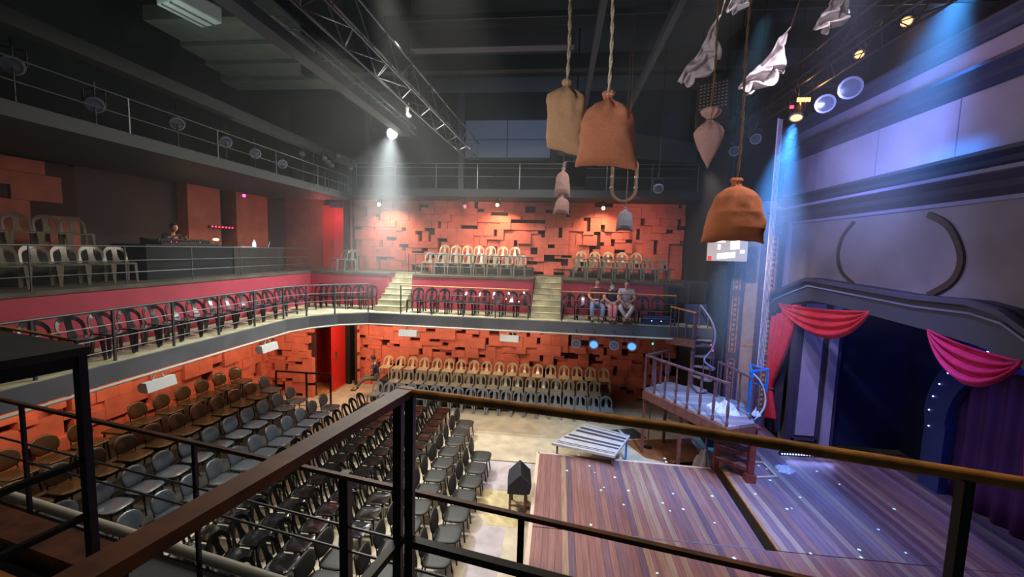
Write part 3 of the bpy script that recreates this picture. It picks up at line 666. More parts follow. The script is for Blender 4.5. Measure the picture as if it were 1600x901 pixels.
# back catwalk acoustic boxes
for x0, x1, z0, z1, l in ((-3.47, -.45, 9.12, 10.4, 'middle'), ):
    t = root('wall_panel_box', 'large grey rectangular baffle box above the back catwalk', 'baffle', (x0, 15, z0))
    MB().box(0, x1-x0, 0, .5, 0, z1-z0).build('casing', 'duct_grey', t)
    MB().box(1.48, 1.52, -.01, 0, 0, z1-z0).box(0, x1-x0, -.01, 0, .6, .63).build('seam', 'beam_dark', t)
b = MB(); b.add([(-.2, 15, 9.3), (4.5, 15, 8.95), (4.5, 15, 9.6), (-.2, 15, 10.4), (-.2, 15.5, 9.3), (4.5, 15.5, 8.95), (4.5, 15.5, 9.6), (-.2, 15.5, 10.4)], [(0, 1, 2, 3), (7, 6, 5, 4), (0, 4, 5, 1), (1, 5, 6, 2), (2, 6, 7, 3), (3, 7, 4, 0)])
tag(b.build('wall_panel_box', 'beam_dark'), 'long dark tapering baffle behind the hanging sacks, upper back', 'baffle')
# ================================================================ OVERHEAD
def truss(label, p0, p1, hgt, wid, m='steel', step=.55, r=.022):
    p0 = Vector(p0); p1 = Vector(p1); d = (p1-p0); L = d.length; d.normalize(); s = d.cross(Vector((0, 0, 1))).normalized()
    t = root('lighting_truss', label, 'truss', p0); cs = []
    for a, c in ((0, 0), (wid, 0), (0, hgt), (wid, hgt)):
        q = s*a+Vector((0, 0, c)); cs.append(q); MB().tube([q, q+d*L], r, 6).build('chord', m, t, True)
    b = MB(); n = int(L/step)
    for i in range(n):
        a0 = d*(i*L/n); a1 = d*((i+1)*L/n)
        for u, v in ((0, 2), (1, 3), (0, 1)):
            if i % 2: u, v = v, u
            b.tube([cs[u]+a0, cs[v]+a1], r*.5, 5, False)
    b.build('lattice', m, t, True); return t
truss('long grey truss running towards the back, left of centre', (-3.6, 3.2, 9.0), (-3.35, 14.6, 9.0), .5, .45, 'rail_grey')
truss('dark truss over the stage carrying the blue spotlights', (4.5, 3.5, 9.2), (4.5, 12.5, 9.2), .45, .4, 'black_metal')
truss('slim bar truss beside the bright white lamp', (-5.15, 3.4, 9.62), (-5.15, 14.0, 9.62), .25, .2, 'rail_grey', .6, .015)
# ventilation duct of stacked boards and AC unit
t = root('ventilation_duct', 'stepped grey ventilation duct under the dark ceiling, upper left', 'duct', (-10.5, 9.6, 10.9))
for i, (x0, x1, y0, y1, z) in enumerate(((.2, 3.6, 0, 1.1, .3), (.1, 3.45, 1.1, 2.0, .2), (0, 3.2, 2.0, 2.9, .1), (-.3, 3.0, 2.9, 3.7, 0))):
    MB().box(x0, x1, y0+.02, y1-.02, z, z+.35).build('duct_section', 'duct', t)
MB().box(0, 3.3, .1, 3.6, .5, 1.0).build('duct_back', 'beam_dark', t)
t = root('air_unit', 'bright white ceiling air unit cut by the top edge', 'air unit', (-8.3, 8.3, 10.8), R(-12))
bevel(MB().box(-.35, .3, 0, .95, 0, .35).build('casing', 'ac_white', t), .03); MB().box(-.2, -.16, .0, .95, -.02, 0).box(.05, .1, 0, .95, -.02, 0).build('louvre', 'duct', t)
light('SPOT', (-8.3, 7.4, 9.6), (-8.3, 8.7, 10.9), 22, (.85, 1, .95), .1, 70, .8)
# PAR cans
def par(label, loc, tgt, r=.1, lens='lens_dim', m='black_metal', L=.26, group=None, name='stage_spotlight', cat='spotlight', ring='ring_metal', yoke=True):
    t = root(name, label, cat, loc, 0, group); d = (Vector(tgt)-Vector(loc)).normalized(); A = frame_to(d)
    MB().lathe([(r*.45, -L), (r*.7, -L*.92), (r*.95, -L*.45), (r, 0), (r*.96, .0)], 16, (0, 0, 0), A, True).build('housing', m, t, True)
    fr = MB().lathe([(r*1.02, -.01), (r*1.14, 0), (r*1.14, .025), (r*.9, .03), (r*.9, .01)], 16, (0, 0, 0), A, False).build('front_ring', ring, t, True)
    MB().lathe([(r*.92, .004), (r*.5, .014), (.001, .018)], 16, (0, 0, 0), A, False).build('lens', lens, fr, True)
    if loc[2] > 5: MB().tube([(0, 0, r*2.5), (0, 0, (7.62 if loc[0] < -7 or loc[1] > 15 else 12.2)-loc[2])], .012, 6).build('hanger_rod', 'black_metal', t)
    if yoke:
        s = d.cross(Vector((0, 0, 1))); s = s.normalized() if s.length > .05 else Vector((1, 0, 0)); c = -d*L*.35
        MB().bar(c+s*r*1.15, c+s*r*1.15+Vector((0, 0, r*1.9)), .025, .012).bar(c-s*r*1.15, c-s*r*1.15+Vector((0, 0, r*1.9)), .025, .012).bar(c+s*r*1.15+Vector((0, 0, r*1.9)), c-s*r*1.15+Vector((0, 0, r*1.9)), .02, .02).bar(c+Vector((0, 0, r*1.9)), c+Vector((0, 0, r*3.2)), .03, .03).build('yoke', m, t)
    return t
CAMP = (0, 0, EYE)
par('blazing white spotlight hanging above the left gallery corner', (-5.37, 13.0, 9.42), (-4.2, 9.0, 8.2), .17, 'glow_white')
par('small square lamp lit white on the left truss', (-3.62, 9.75, 8.95), (-3.5, 9.0, 7.5), .06, 'glow_lens')
for x, l in ((.62, 'leftmost of the four below the seated people'), (1.16, 'second from left of the four below the gallery'), (1.77, 'third from left of the four below the gallery'), (2.3, 'blue lit, rightmost of the four below the gallery')):
    par('silver stage lamp, '+l, (x, 12.74, 3.06), (x*.6, 8, 2.2), .13, 'glow_blue' if x in (1.16, 2.3) else 'lens_dim', 'chrome', .28, 'stage lamps under the right gallery')
for i, (x, y, z, r, l) in enumerate(((5.58, 10, 9.2, .17, 'right of the lowest blue spotlight'), (6.05, 10, 9.52, .2, 'pale discoloured lens beside the proscenium wall top'), (4.22, 10.0, 8.46, .1, 'left of the lowest blue spotlight'), (3.79, 10.0, 8.2, .1, 'farther left, above the slim hanging sack'), (2.2, 10, 7.36, .1, 'above the back wall right of the pipe loop'))):
    par('dark lamp with pale ring front, '+l, (x, y, z), (x*.8, y-3, z-1.6), r, 'lens_dim', group='ring fronted lamps over the stage')
par('large ring fronted lamp at the top right corner', (6.3, 7.0, 10.25), (5, 3.5, 8.6), .3, 'black')
par('small lit downlight at the top edge, right of the centre ropes', (1.1, 5.9, 9.8), (1.1, 5.2, 8), .07, 'glow_lens')
t = par('red and amber marked spotlight casting the lower blue beam', (4.52, 9.0, 8.62), (4.0, 8.0, 6.2), .11, 'glow_orange', L=.34)
b = MB()
for k in range(5): b.box(-.05+k*.05, -.02+k*.05, -.1, -.07, .26, .33)
b.build('vent_glow', 'glow_orange', t); MB().box(-.16, -.1, -.08, -.05, .14, .19).build('indicator', 'glow_red', t)
light('POINT', (4.75, 9.1, 9.15), (0, 0, 0), 9, (1, .5, .16), .05)
light('POINT', (5.6, 8.1, 9.75), (0, 0, 0), 14, (1, .5, .16), .05)
for i, (px, py, pz, l) in enumerate(((5.3, 8.6, 9.6, 'lowest'), (5.75, 8.2, 9.95, 'middle'), (6.05, 7.8, 10.2, 'highest'))):
    par('amber glowing spotlight on stage truss, %s of three' % l, (px, py, pz), (px-.8, py-2, pz-2), .075, 'glow_orange', group='amber spotlights on the stage truss')
for i, (y, z) in enumerate(((5.6, 8.4), (6.7, 8.2), (8.3, 8.35), (9.6, 8.3), (10.6, 8.25), (11.7, 8.2))):
    par('unlit lamp under the left catwalk beam, %s from the left' % ORD[i], (-8.2, y, z), (-5, y-2.4, z-2), .12, 'lens_dim', group='unlit lamps under the left beam')
for i, (x, z) in enumerate(((-6.8, 7.45), (-3.55, 7.5), (-2.3, 7.5), (1.5, 7.45))):
    par('small warm bulb fitting above the back wall, %s from left' % ORD[i], (x, 15.3, z), (x, 16.6, 6), .07, 'glow_red' if i == 1 else 'glow_warm', L=.14, group='small fittings over the back wall')
    if i != 1:
        tag(MB().sphere((0, 0, 0), .06).build('light_bulb', 'glow_warm', smooth='all', loc=(x, 15.2, z-.02)), 'glowing warm bulb above the back wall, %s from left' % ORD[i], 'bulb', 'warm bulbs over the back wall')
t = root('indicator_light', 'tiny magenta light above the sound booth', 'light', (-9.7, 12.0, 7.3)); MB().sphere((0, 0, 0), .045).build('bulb', 'glow_mag', t, 'all'); MB().tube([(0, 0, .04), (0, 0, .26)], .01, 6).build('stem', 'black', t)
tag(MB().sphere((0, 0, 0), .05).build('indicator_light', 'glow_red', smooth='all', loc=(-3.5, 15.2, 7.4)), 'tiny red light above the back wall left of the bulb', 'light')
# clusters of small unlit lamps under left catwalk region
for i in range(10):
    x = -7.9+.2*(i % 3); y = 12.2+.28*i; par('small unlit moving lamp crowded on the catwalk rail, %s along' % ORD[i], (x, min(y, 14.8), 8.6+.25*(i % 2)), (x+2, y-3, 6), .08, 'lens_dim', L=.18, group='small lamps crowded by the left catwalk', ring='black_metal')
# floods under the gallery edge
def flood(label, loc, rz):
    t = root('floodlight', label, 'floodlight', loc, rz, 'floodlights under the gallery edge')
    b = MB(); P = [(-.1, -.09), (.1, -.07), (.13, .03), (.06, .1), (-.06, .1)]
    n = len(P); b.add([(-.3, y, z) for y, z in P]+[(.3, y, z) for y, z in P], [tuple(range(n)), tuple(range(n, 2*n))[::-1]]+[(i, n+i, n+(i+1) % n, (i+1) % n) for i in range(n)])
    ho = b.build('housing', 'flood_silver', t); MB().box(-.27, .27, -.085, .09, -.1, -.088).build('glass', 'black', ho)
    MB().bar((-.12, 0, .1), (-.06, 0, .22), .02, .02).bar((.12, 0, .1), (.06, 0, .22), .02, .02).bar((-.08, 0, .22), (.08, 0, .22), .03, .02).build('bracket', 'pipe_white', t)
flood('silver floodlight under left gallery, nearer of two above brown chairs', (-7.62, 7.05, 3.1), R(90)); flood('silver floodlight under left gallery near the red door', (-7.62, 10.1, 3.1), R(90))
flood('silver floodlight under the back gallery near the left stairs', (-4.74, 12.8, 3.1), 0); flood('silver floodlight under the back gallery near the right stairs', (-1.44, 12.8, 3.1), R(-8))
# ---------------------------------------------------------------- sacks
def sack(label, top, W, H, D, m, style='sack', ropeto=12.1, rm='rope', rr=.018, slant=0, seed=1, rz=0, name='burlap_sack'):
    t = root(name, label, 'sack', (top[0], top[1], top[2]-H), rz)
    rnd = Vector((seed*7.3, seed*3.1, 0))
    if style == 'sack':
        wp = [(0, .97), (.02, 1.0), (.12, .97), (.35, .9), (.55, .82), (.68, .7), (.76, .56), (.82, .34), (.86, .16), (.885, .12), (.92, .17), (.97, .21), (1, .13)]
        dp = [(0, .03), (.02, .2), (.08, .55), (.2, .9), (.45, 1), (.7, .85), (.82, .55), (.88, .28), (.905, .17), (.93, .16), (.965, .26), (1, .2)]
    elif style == 'bell':
        wp = [(0, 1), (.02, 1.0), (.12, .93), (.35, .84), (.55, .74), (.68, .62), (.76, .48), (.82, .3), (.86, .15), (.885, .12), (.92, .17), (.97, .2), (1, .13)]
        dp = [(0, .05), (.02, .25), (.08, .6), (.2, .9), (.45, 1), (.7, .75), (.8, .45), (.88, .2), (.905, .17), (.93, .2), (.965, .24), (1, .16)]
    elif style == 'drum':
        wp = [(0, .9), (.02, .96), (.2, .98), (.5, 1.0), (.72, 1), (.8, .9), (.85, .62), (.885, .3), (.905, .17), (.93, .17), (.965, .26), (1, .2)]
        dp = [(0, .05), (.03, .35), (.12, .8), (.4, 1), (.7, .9), (.8, .7), (.86, .45), (.9, .25), (.93, .24), (.965, .34), (1, .25)]
    else:
        wp = [(0, .04), (.08, .2), (.3, .62), (.5, .95), (.6, 1.0), (.68, .8), (.74, .5), (.79, .26), (.84, .3), (.9, .62), (.95, .7), (1, .5)]; dp = wp
    NV = 56
    def prof_at(prof, v):
        for i in range(len(prof)-1):
            if v <= prof[i+1][0]: a, b = prof[i], prof[i+1]; k = (v-a[0])/(b[0]-a[0]+1e-9); return a[1]+(b[1]-a[1])*k
        return prof[-1][1]
    def f(u, v):
        h = v; a = 2*PI*u; e = .82 if h < .8 else 1
        x = math.copysign(abs(math.cos(a))**e, math.cos(a))*W/2*prof_at(wp, h); y = math.copysign(abs(math.sin(a))**e, math.sin(a))*D/2*prof_at(dp, h)
        z = H*h+slant*x*max(0, 1-h*1.2)
        if style in ('sack', 'bell') and h < .25: z -= (abs(x)/(W/2))**3*.03*(1-h*4)
        s1 = noise.noise(Vector((x*4, y*4, z*3))+rnd)*.028; s2 = noise.noise(Vector((x*11+z*5, y*9, z*7-x*4))+rnd)*.014
        pl = (abs(math.sin(a*4.5+seed+.6*math.sin(z*6)))-.5)*.11*max(0, min(1, (h-.5)*2.6))*(.6 if h > .9 else 1)*prof_at(wp, h)
        k = W/.6
        d = (s1+s2)*k*min(1, h*6+.3)*(1 if h < .85 else .4)+pl*k
        l = math.hypot(x, y)+1e-6
        return (x+x/l*d, y+y/l*d, z+noise.noise(Vector((x*7, y*7, seed)))*.02)
    bag = MB().grid(f, 48, NV, True).build('bag', m, t, 'all')
    hz = .945 if style != 'slim' else .8
    MB().tube([(W*.075*math.cos(a*PI/6)*(1 if style != 'slim' else 2), D*.085*math.sin(a*PI/6)*(1 if style != 'slim' else 2), H*hz) for a in range(12)], W*.02, 6, closed=True).build('tie_cord', rm, bag, True)
    L = ropeto-top[2]; n = int(L/.04)
    b = MB()
    for ph in (0, PI): b.tube([(rr*.7*math.cos(i*.7+ph)+.01*math.sin(i*.13), rr*.7*math.sin(i*.7+ph), H*.96+i*.04) for i in range(n)], rr*.75, 5)
    b.build('rope', rm, t, 'all')
    return t
sack('pale burlap sack hanging from a rope, left of the largest', (.02, 5.6, 8.05), .5, .9, .34, 'burlap_pale', 'drum', seed=2, slant=-.25)
sack('largest orange-brown burlap sack hanging over the aisle', (.49, 5.0, 7.7), .7, .84, .42, 'burlap', 'sack', seed=3, slant=-.05, rm='rope', rr=.016)
sack('slim pointed burlap sack with ruffled neck, hanging near stage', (1.62, 5.0, 7.5), .3, .66, .26, 'burlap_pink', 'slim', seed=4, rm='rope_dark', rr=.01)
sack('rounded orange burlap sack hanging beside the lit screen', (1.95, 5.0, 6.74), .68, .7, .46, 'burlap_orange', 'bell', seed=5, slant=.03, rm='rope_dark', rr=.012)
sack('small pink burlap sack, upper of two on one cord', (.02, 9.0, 7.62), .33, .58, .22, 'burlap_pink', 'sack', seed=6, rm='rope_dark', rr=.008)
sack('small pale burlap sack, lower of two on one cord', (.02, 9.0, 7.06), .34, .4, .22, 'burlap_pink', 'sack', ropeto=7.2, seed=7, rm='rope_dark', rr=.008)
sack('small grey burlap sack hanging below the pipe loop', (1.34, 9.0, 6.82), .36, .48, .24, 'burlap_grey', 'sack', seed=8, rm='rope_dark', rr=.008)
# loop of pipe
t = root('pipe_loop', 'oblong loop of weathered tube hanging under the largest sack', 'loop', (1.31, 9.2, 6.95))
pts = [(.25*math.cos(a), 0, .26+.25*math.sin(a)) for a in [PI+PI*k/12 for k in range(13)]]+[(.25*math.cos(a), 0, .75+.2*math.sin(a)) for a in [PI*k/12 for k in range(13)]]
MB().tube(pts, .038, 8, closed=True).build('tube', 'rope_dark', t, True)
for sx in (-.25, .25):
    for z in (.3, .52): MB().lathe([(.045, -.025), (.045, .025)], 10, (sx, 0, z)).build('clamp', 'chrome', t, True)
MB().tube([(0, 0, .95), (0, 0, 4.5)], .008, 5).build('cord', 'rope_dark', t)
# hanging cloths
def cloth(label, p0, p1, wid, seed):
    p0 = Vector(p0); p1 = Vector(p1); d = p1-p0; t = root('hanging_cloth', label, 'cloth', p0, group='twisted pale cloths over the stage')
    pr = Vector((-d.z, 0, d.x)).normalized()
    if pr.z > 0: pr = -pr
    def f(u, v):
        c = d*v; env = min(1, v*2.2)**1.3*(1-max(0, v-.75)*1.6)
        w = wid*env*(.62+.38*abs(math.sin(v*3.3*PI+.5))**.55)
        n = noise.noise(Vector((u*2.5, v*6, seed)))
        return tuple(c+pr*(w*u*1.15-.02*math.sin(v*9))+Vector((.0, .07*env*math.sin(u*9+v*13+n*3)+.03*n, .02*n)))
    fo = MB().grid(f, 22, 60).build('fabric', 'cloth_white', t, 'all'); so = fo.modifiers.new('thick', 'SOLIDIFY'); so.thickness = .008
    MB().tube([(0, 0, 0), (d*-.2)+Vector((0, 0, .3)), d*-.5+Vector((0, 0, 3.0))], .008, 5).build('cord', 'rope_dark', t)
cloth('twisted pale cloth hanging highest left, over the slim sack', (1.98, 6.0, 9.0), (1.5, 6.0, 8.18), .27, 1)
cloth('twisted pale cloth beside the dark stage rope, longest one', (2.85, 6.0, 8.82), (2.27, 6.0, 8.08), .28, 2)
cloth('pale cloth scrap at the top edge beside the truss', (3.4, 6.0, 9.4), (3.14, 6.0, 8.8), .27, 3)
cloth('small pale cloth tip at top edge above first cloth', (2.25, 6.0, 9.5), (2.05, 6.0, 9.05), .2, 4)
# grid panel
t = root('grid_panel', 'dark panel with rows of pale slots hanging over the slim sack', 'panel', (2.66, 9.1, 8.45))
MB().add([(0, 0, 0), (.64, 0, .1), (.6, 0, .98), (0, 0, .82), (0, .04, 0), (.64, .04, .1), (.6, .04, .98), (0, .04, .82)], [(0, 1, 2, 3), (7, 6, 5, 4), (0, 4, 5, 1), (1, 5, 6, 2), (2, 6, 7, 3), (3, 7, 4, 0)]).build('board', 'brick_brown', t)
b = MB()
for j in range(8):
    for i in range(8): x = .04+i*.07; z = .33+j*.065+x*.2; b.box(x, x+.045, -.008, 0, z, z+.03)
b.build('slot', 'grid_light', t)['kind'] = 'stuff'
for x in (.05, .55): MB().tube([(x, .02, .8), (x, .02, 3.74)], .006, 5).build('wire', 'black_metal', t)
# hung dark speaker
t = root('hanging_speaker', 'dark rounded loudspeaker hanging behind the small pink sacks', 'speaker', (.35, 12.6, 7.75), R(15))
bevel(MB().box(-.32, .32, -.2, .2, 0, .72).build('cabinet', 'spk_black', t), .06, 3); MB().box(-.27, .27, -.215, -.2, .06, .66).build('grille', 'black', t); MB().bar((0, 0, .7), (0, 0, 4.46), .03, .03).build('bracket', 'black_metal', t)
# ================================================================ CURTAINS
def drape(name, label, fn, nu, nv, m, group=None, cat='curtain'):
    o = MB().grid(fn, nu, nv).build(name, m, smooth='all'); s = o.modifiers.new('thick', 'SOLIDIFY'); s.thickness = .012; return tag(o, label, cat, group)
def lerp(a, b, t): return a+(b-a)*t
def dr1(u, v):      # u along width, v from top to bottom
    L = [(0, 13.72, 4.0), (.45, 13.7, 2.8), (.68, 13.6, 1.9), (.74, 13.58, 1.74), (1, 13.62, .78)]
    Rr = [(0, 12.3, 4.6), (.45, 12.9, 2.9), (.68, 13.38, 1.94), (.74, 13.4, 1.76), (1, 13.0, 1.0)]
    def at(P):
        for i in range(len(P)-1):
            if v <= P[i+1][0]+1e-6: k = (v-P[i][0])/(P[i+1][0]-P[i][0]); k = k*k*(3-2*k)*.5+k*.5; return lerp(P[i][1], P[i+1][1], k), lerp(P[i][2], P[i+1][2], k)
    a = at(L); c = at(Rr); wd = abs(a[0]-c[0])
    return (WX-.2+.055*math.sin(u*34+v*2)*(.3+wd)-.03*math.sin(u*71), lerp(a[0], c[0], u), lerp(a[1], c[1], u)+.015*math.sin(u*30))
o = drape('stage_curtain', 'red curtain gathered at the left side of the stage arch', dr1, 70, 40, 'curtain_red')
MB().tube([(WX-.2+.09*math.cos(a*PI/5), 13.49+.12*math.sin(a*PI/5), 1.8) for a in range(10)], .025, 6, closed=True).build('tie_back', 'rope_dark', o, True)
def swag(label, y0, z0, y1, z1, sag, m, x=WX-.24, top=.0, skew=0):
    def f(u, v):
        y = lerp(y0, y1, u+skew*v*math.sin(u*PI)*.12); base = lerp(z0, z1, u); s = math.sin(u*PI)**.75
        z = base-(.05+v*sag)*s
        return (x-.05*math.sin(v*22+math.sin(u*PI)*1.5)-.09*s*v, y, z)
    return drape('curtain_swag', label, f, 40, 44, m, 'red swags on the stage arch')
swag('red curtain swag draped at the left shoulder of the arch', 13.25, 4.5, 9.6, 4.78, .68, 'curtain_red', skew=1)
swag('magenta curtain swag at the right of the arch', 8.15, 4.66, 6.6, 4.5, .62, 'curtain_mag')
drape('stage_curtain', 'magenta curtain at the far right edge of the picture', lambda u, v: (WX-.25+.05*math.sin(u*30), lerp(6.55, 5.7, u)-.15*v, lerp(4.35, 4.0, u)-v*1.6), 40, 20, 'curtain_mag')
drape('stage_curtain', 'dim purple curtain inside the blue inner arch', lambda u, v: (9.35+.06*math.sin(u*40), lerp(10.45, 8.0, u), .42+3.6*(1-v)), 60, 8, 'curtain_purple')
# inner blue arch
def arc(yc, zc, ry, rz, n=18, a0=0, a1=PI*.5): return [(yc+ry*math.cos(a0+(a1-a0)*k/n), zc+rz*math.sin(a0+(a1-a0)*k/n)) for k in range(n+1)]
po = [(11.0, .4), (11.0, 2.0)]+arc(9.0, 2.2, 2.05, 2.1); pi_ = [(10.45, .4), (10.45, 2.0)]+arc(9.0, 2.1, 1.48, 1.6)
po += [(7.4, 4.3)]; pi_ += [(7.4, 3.7)]
t = root('inner_arch', 'blue lit inner archway standing deep on the stage', 'arch', (9.2, 11, .4))
b = MB(); Q = [(y-11, z-.4) for y, z in po+pi_[::-1]]; b.prism_x(Q, -.1, .1); b.build('arch_face', 'inner_arch', t)
for i in range(8):
    a = i/7; k = po[min(len(po)-1, int(1+a*14))]
    MB().sphere((-.12, k[0]-11-.15, k[1]-.4-.1), .018, 8, 6).build('light_dot', 'glow_led', t)
# ================================================================ BALCONY, SPIRAL STAIR
DZ = 1.95
BAL = [(0, .0), (.022, 0), (.03, .03), (.03, .1), (.018, .14), (.026, .22), (.034, .34), (.03, .48), (.017, .62), (.015, .68), (.024, .72), (.016, .78), (.02, .9), (.02, 1)]
def baluster(p, h, t, k=1.0, m='turned_wood', name='baluster'):
    return MB().lathe([(r*k, z*h) for r, z in BAL], 10, p).build(name, m, t, True)
t = root('wooden_balcony', 'raised wooden balcony with turned balusters beside the spiral stair', 'balcony', (0, 0, 0))
DK = [(2.6, 12.25), (3.45, 13.05), (5.15, 11.3), (4.65, 10.25), (4.0, 9.9)]
DK = [(2.6, 12.2), (3.5, 13.1), (5.1, 11.5), (4.75, 10.1), (4.02, 9.75)]
MB().prism(DK, DZ-.05, DZ).build('deck', 'deck_planks', t)
b = MB()
for i in (0, 2, 3, 4): a = DK[i]; c = DK[(i+1) % 5]; b.bar((a[0], a[1], DZ-.17), (c[0], c[1], DZ-.17), .06, .24)
b.build('fascia_board', 'beam_wood', t)
for x, y in ((2.65, 12.2), (3.45, 12.95), (3.35, 11.05), (4.95, 11.5)): MB().bar((x, y, 0), (x, y, DZ-.05), .08, .08).build('support_post', 'beam_wood', t)
A = Vector((2.62, 12.16, DZ)); B = Vector((4.0, 9.8, DZ)); 
for k in range(8): baluster(A.lerp(B, k/7), .98, t, 1.15)
C_ = Vector((3.48, 12.98, DZ))
for k in range(1, 4): baluster(A.lerp(C_, k/3), .98, t, 1.15)
MB().bar(A+Vector((0, 0, 1)), B+Vector((0, 0, 1)), .07, .05).build('handrail', 'turned_wood', t); MB().bar(A+Vector((0, 0, 1)), C_+Vector((0, 0, 1)), .07, .05).build('handrail', 'turned_wood', t)
D_ = Vector((4.95, 11.45, DZ)); E_ = Vector((4.75, 10.35, DZ))
MB().bar(D_+Vector((-.45, .4, 1)), E_+Vector((0, 0, 1)), .06, .05).build('handrail', 'turned_wood', t)
for k in range(4): baluster((D_+Vector((-.45, .4, 0))).lerp(E_, k/3), .98, t, 1.15)
# spiral stair
t = root('spiral_staircase', 'small wooden spiral stair rising from the balcony to the gallery', 'stairs', (4.04, 12.6, DZ))
MB().lathe([(.085, 0), (.09, .1), (.065, .16), (.06, 1.0), (.078, 1.05), (.06, 1.1), (.06, 1.75), (.078, 1.8), (.055, 1.86), (.055, 2.25), (.075, 2.28)], 12, (0, 0, 0)).build('newel_column', 'turned_wood', t, True)
cx, cy = 4.04, 12.6
tr = []
for k in range(6):
    a = R(-75+k*27); z = -.05+k*.29+.1
    b = MB(); a0 = a-R(15); a1 = a+R(15); b.prism([(.03*math.cos(a0), .03*math.sin(a0)), (.6*math.cos(a0), .6*math.sin(a0)), (.62*math.cos(a), .62*math.sin(a)), (.6*math.cos(a1), .6*math.sin(a1)), (.03*math.cos(a1), .03*math.sin(a1))], z, z+.05)
    b.build('tread', 'deck_planks', t); baluster((.55*math.cos(a), .55*math.sin(a), z+.05), .85, t, .9); tr.append((.56*math.cos(a), .56*math.sin(a), z+.92))
MB().tube(ycurve([(.42, -.62, .75)]+tr), .026, 8).build('handrail', 'mould_light', t, 'all')
t = root('stair_landing', 'wooden landing joining the spiral stair to the gallery', 'landing', (3.35, 12.6, 3.3))
MB().prism([(0, .25), (.65, -.15), (.75, .05), (.3, .6)], 0, .08).prism([(-.05, .28), (.66, -.2), (.68, -.14), (0, .32)], -.12, .1).build('platform', 'beam_wood', t)
MB().bar((.02, .2, 1.02), (.68, -.1, .9), .05, .04).build('handrail', 'orange_wood', t)
for k in range(4): baluster((.05+.2*k, .2-.09*k, .08), .88, t, .8)
# lower steps with newel
t = root('stage_steps', 'short red-brown wooden steps with square newel below the balcony', 'steps', (4.6, 10.3, .4))
MB().box(.16, .3, -.06, .08, 0, 1.35).build('newel_post', 'red_wood', t); MB().box(.12, .34, -.1, .12, 0, .2).build('newel_base', 'red_wood', t); MB().box(.1, .36, -.12, .14, 1.35, 1.41).build('newel_cap', 'red_wood', t)
MB().box(-.42, -.3, .5, .62, -.05, 1.25).build('newel_post', 'red_wood', t)
for k in range(4):
    z = .3+k*.33; y0 = .02+.05*k
    b = MB().add([(-.4, .5, z), (.2, y0, z), (.45, y0+.25, z), (-.1, .85, z), (-.4, .5, z+.04), (.2, y0, z+.04), (.45, y0+.25, z+.04), (-.1, .85, z+.04)], [(3, 2, 1, 0), (4, 5, 6, 7), (0, 1, 5, 4), (1, 2, 6, 5), (2, 3, 7, 6), (3, 0, 4, 7)])
    b.build('tread', 'deck_planks', t)
    MB().bar((-.4, .5, z-.03), (.2, y0, z-.03), .02, .08).build('riser', 'red_wood', t)
# blue frame and curved rail
t = root('blue_frame', 'bright blue painted frame standing by the balcony end', 'frame', (4.93, 10.85, DZ))
MB().box(-.04, .04, -.04, .04, -.15, 1.05).build('post', 'blue_paint', t); MB().box(.36, .4, -.02, .02, .55, 1.05).build('post', 'blue_paint', t)
MB().bar((0, 0, 1.05), (.4, .0, 1.12), .04, .04).bar((.4, 0, 1.12), (.08, .3, 1.15), .035, .035).bar((0, 0, 1.03), (.08, .3, 1.15), .035, .035).build('top_bar', 'blue_paint', t); MB().bar((0, 0, .75), (.38, 0, .72), .03, .03).build('cross_bar', 'blue_paint', t)
MB().tube(ycurve([(.02, -.02, 1.0), (.22, -.05, .78), (.35, -.05, .4), (.32, -.05, .1), (.1, -.08, -.2)]), .022, 8).build('curved_rail', 'cloth_white', t, 'all', label='curved white rail')
# cables from the truss
b = MB()
for k in range(5): b.tube([(5.12+.035*k, 11+.02*k, 9.2), (5.13+.03*k, 11, 6), (5.12+.02*k, 11-.03*k, 3.08)], .005 if k else .012, 5)
tag(b.build('cable_bundle', 'cloth_white', smooth=True), 'pale cables hanging straight down to the blue frame', 'cable')
# clothes heap
def heap(name, label, c, r, h, m, seed, sx=1, cat='cloth heap'):
    def f(u, v):
        a = 2*PI*u; rr = r*v*(1+.6*noise.noise(Vector((math.cos(a)*1.6, math.sin(a)*1.6, seed))))
        n = noise.noise(Vector((rr*math.cos(a)*9, rr*math.sin(a)*9, seed)))*1.1+noise.noise(Vector((rr*math.cos(a)*24, rr*math.sin(a)*24, seed)))*.6
        return (rr*math.cos(a)*sx, rr*math.sin(a), max(.0, h*(1-v*v)*(.9+n)+(.012 if v < 1 else 0)))
    o = MB().grid(f, 64, 30, True).build(name, m, smooth='all', loc=c); return tag(o, label, cat)
heap('clothes_heap', 'crumpled white clothes dropped on the balcony deck', (4.35, 10.9, DZ), .3, .16, 'cloth_white', 3, 1.2)
heap('clothes_heap', 'small white cloth lump beside the blue frame foot', (4.98, 10.6, DZ+.01), .1, .14, 'cloth_white', 4)
heap('clothes_heap', 'pale tangled cloth on stage floor beside the steps', (6.0, 11.0, .4), .17, .1, 'cloth_white', 5, 1.4)
heap('clothes_heap', 'pale bundle in the shade under the balcony steps', (4.2, 11.5, 0), .28, .5, 'cloth_white', 6)
b = MB().bar((4.95, 10.45, .43), (5.6, 10.6, .43), .05, .03).bar((5.6, 10.6, .43), (5.6, 11.3, .43), .05, .03).bar((4.95, 10.45, .43), (5.0, 11.2, .43), .05, .03).bar((5.6, 11.3, .43), (5.0, 11.2, .43), .05, .03)
tag(b.build('picture_frame', 'stage_edge'), 'pale wooden frame lying on the stage by the newel', 'frame')
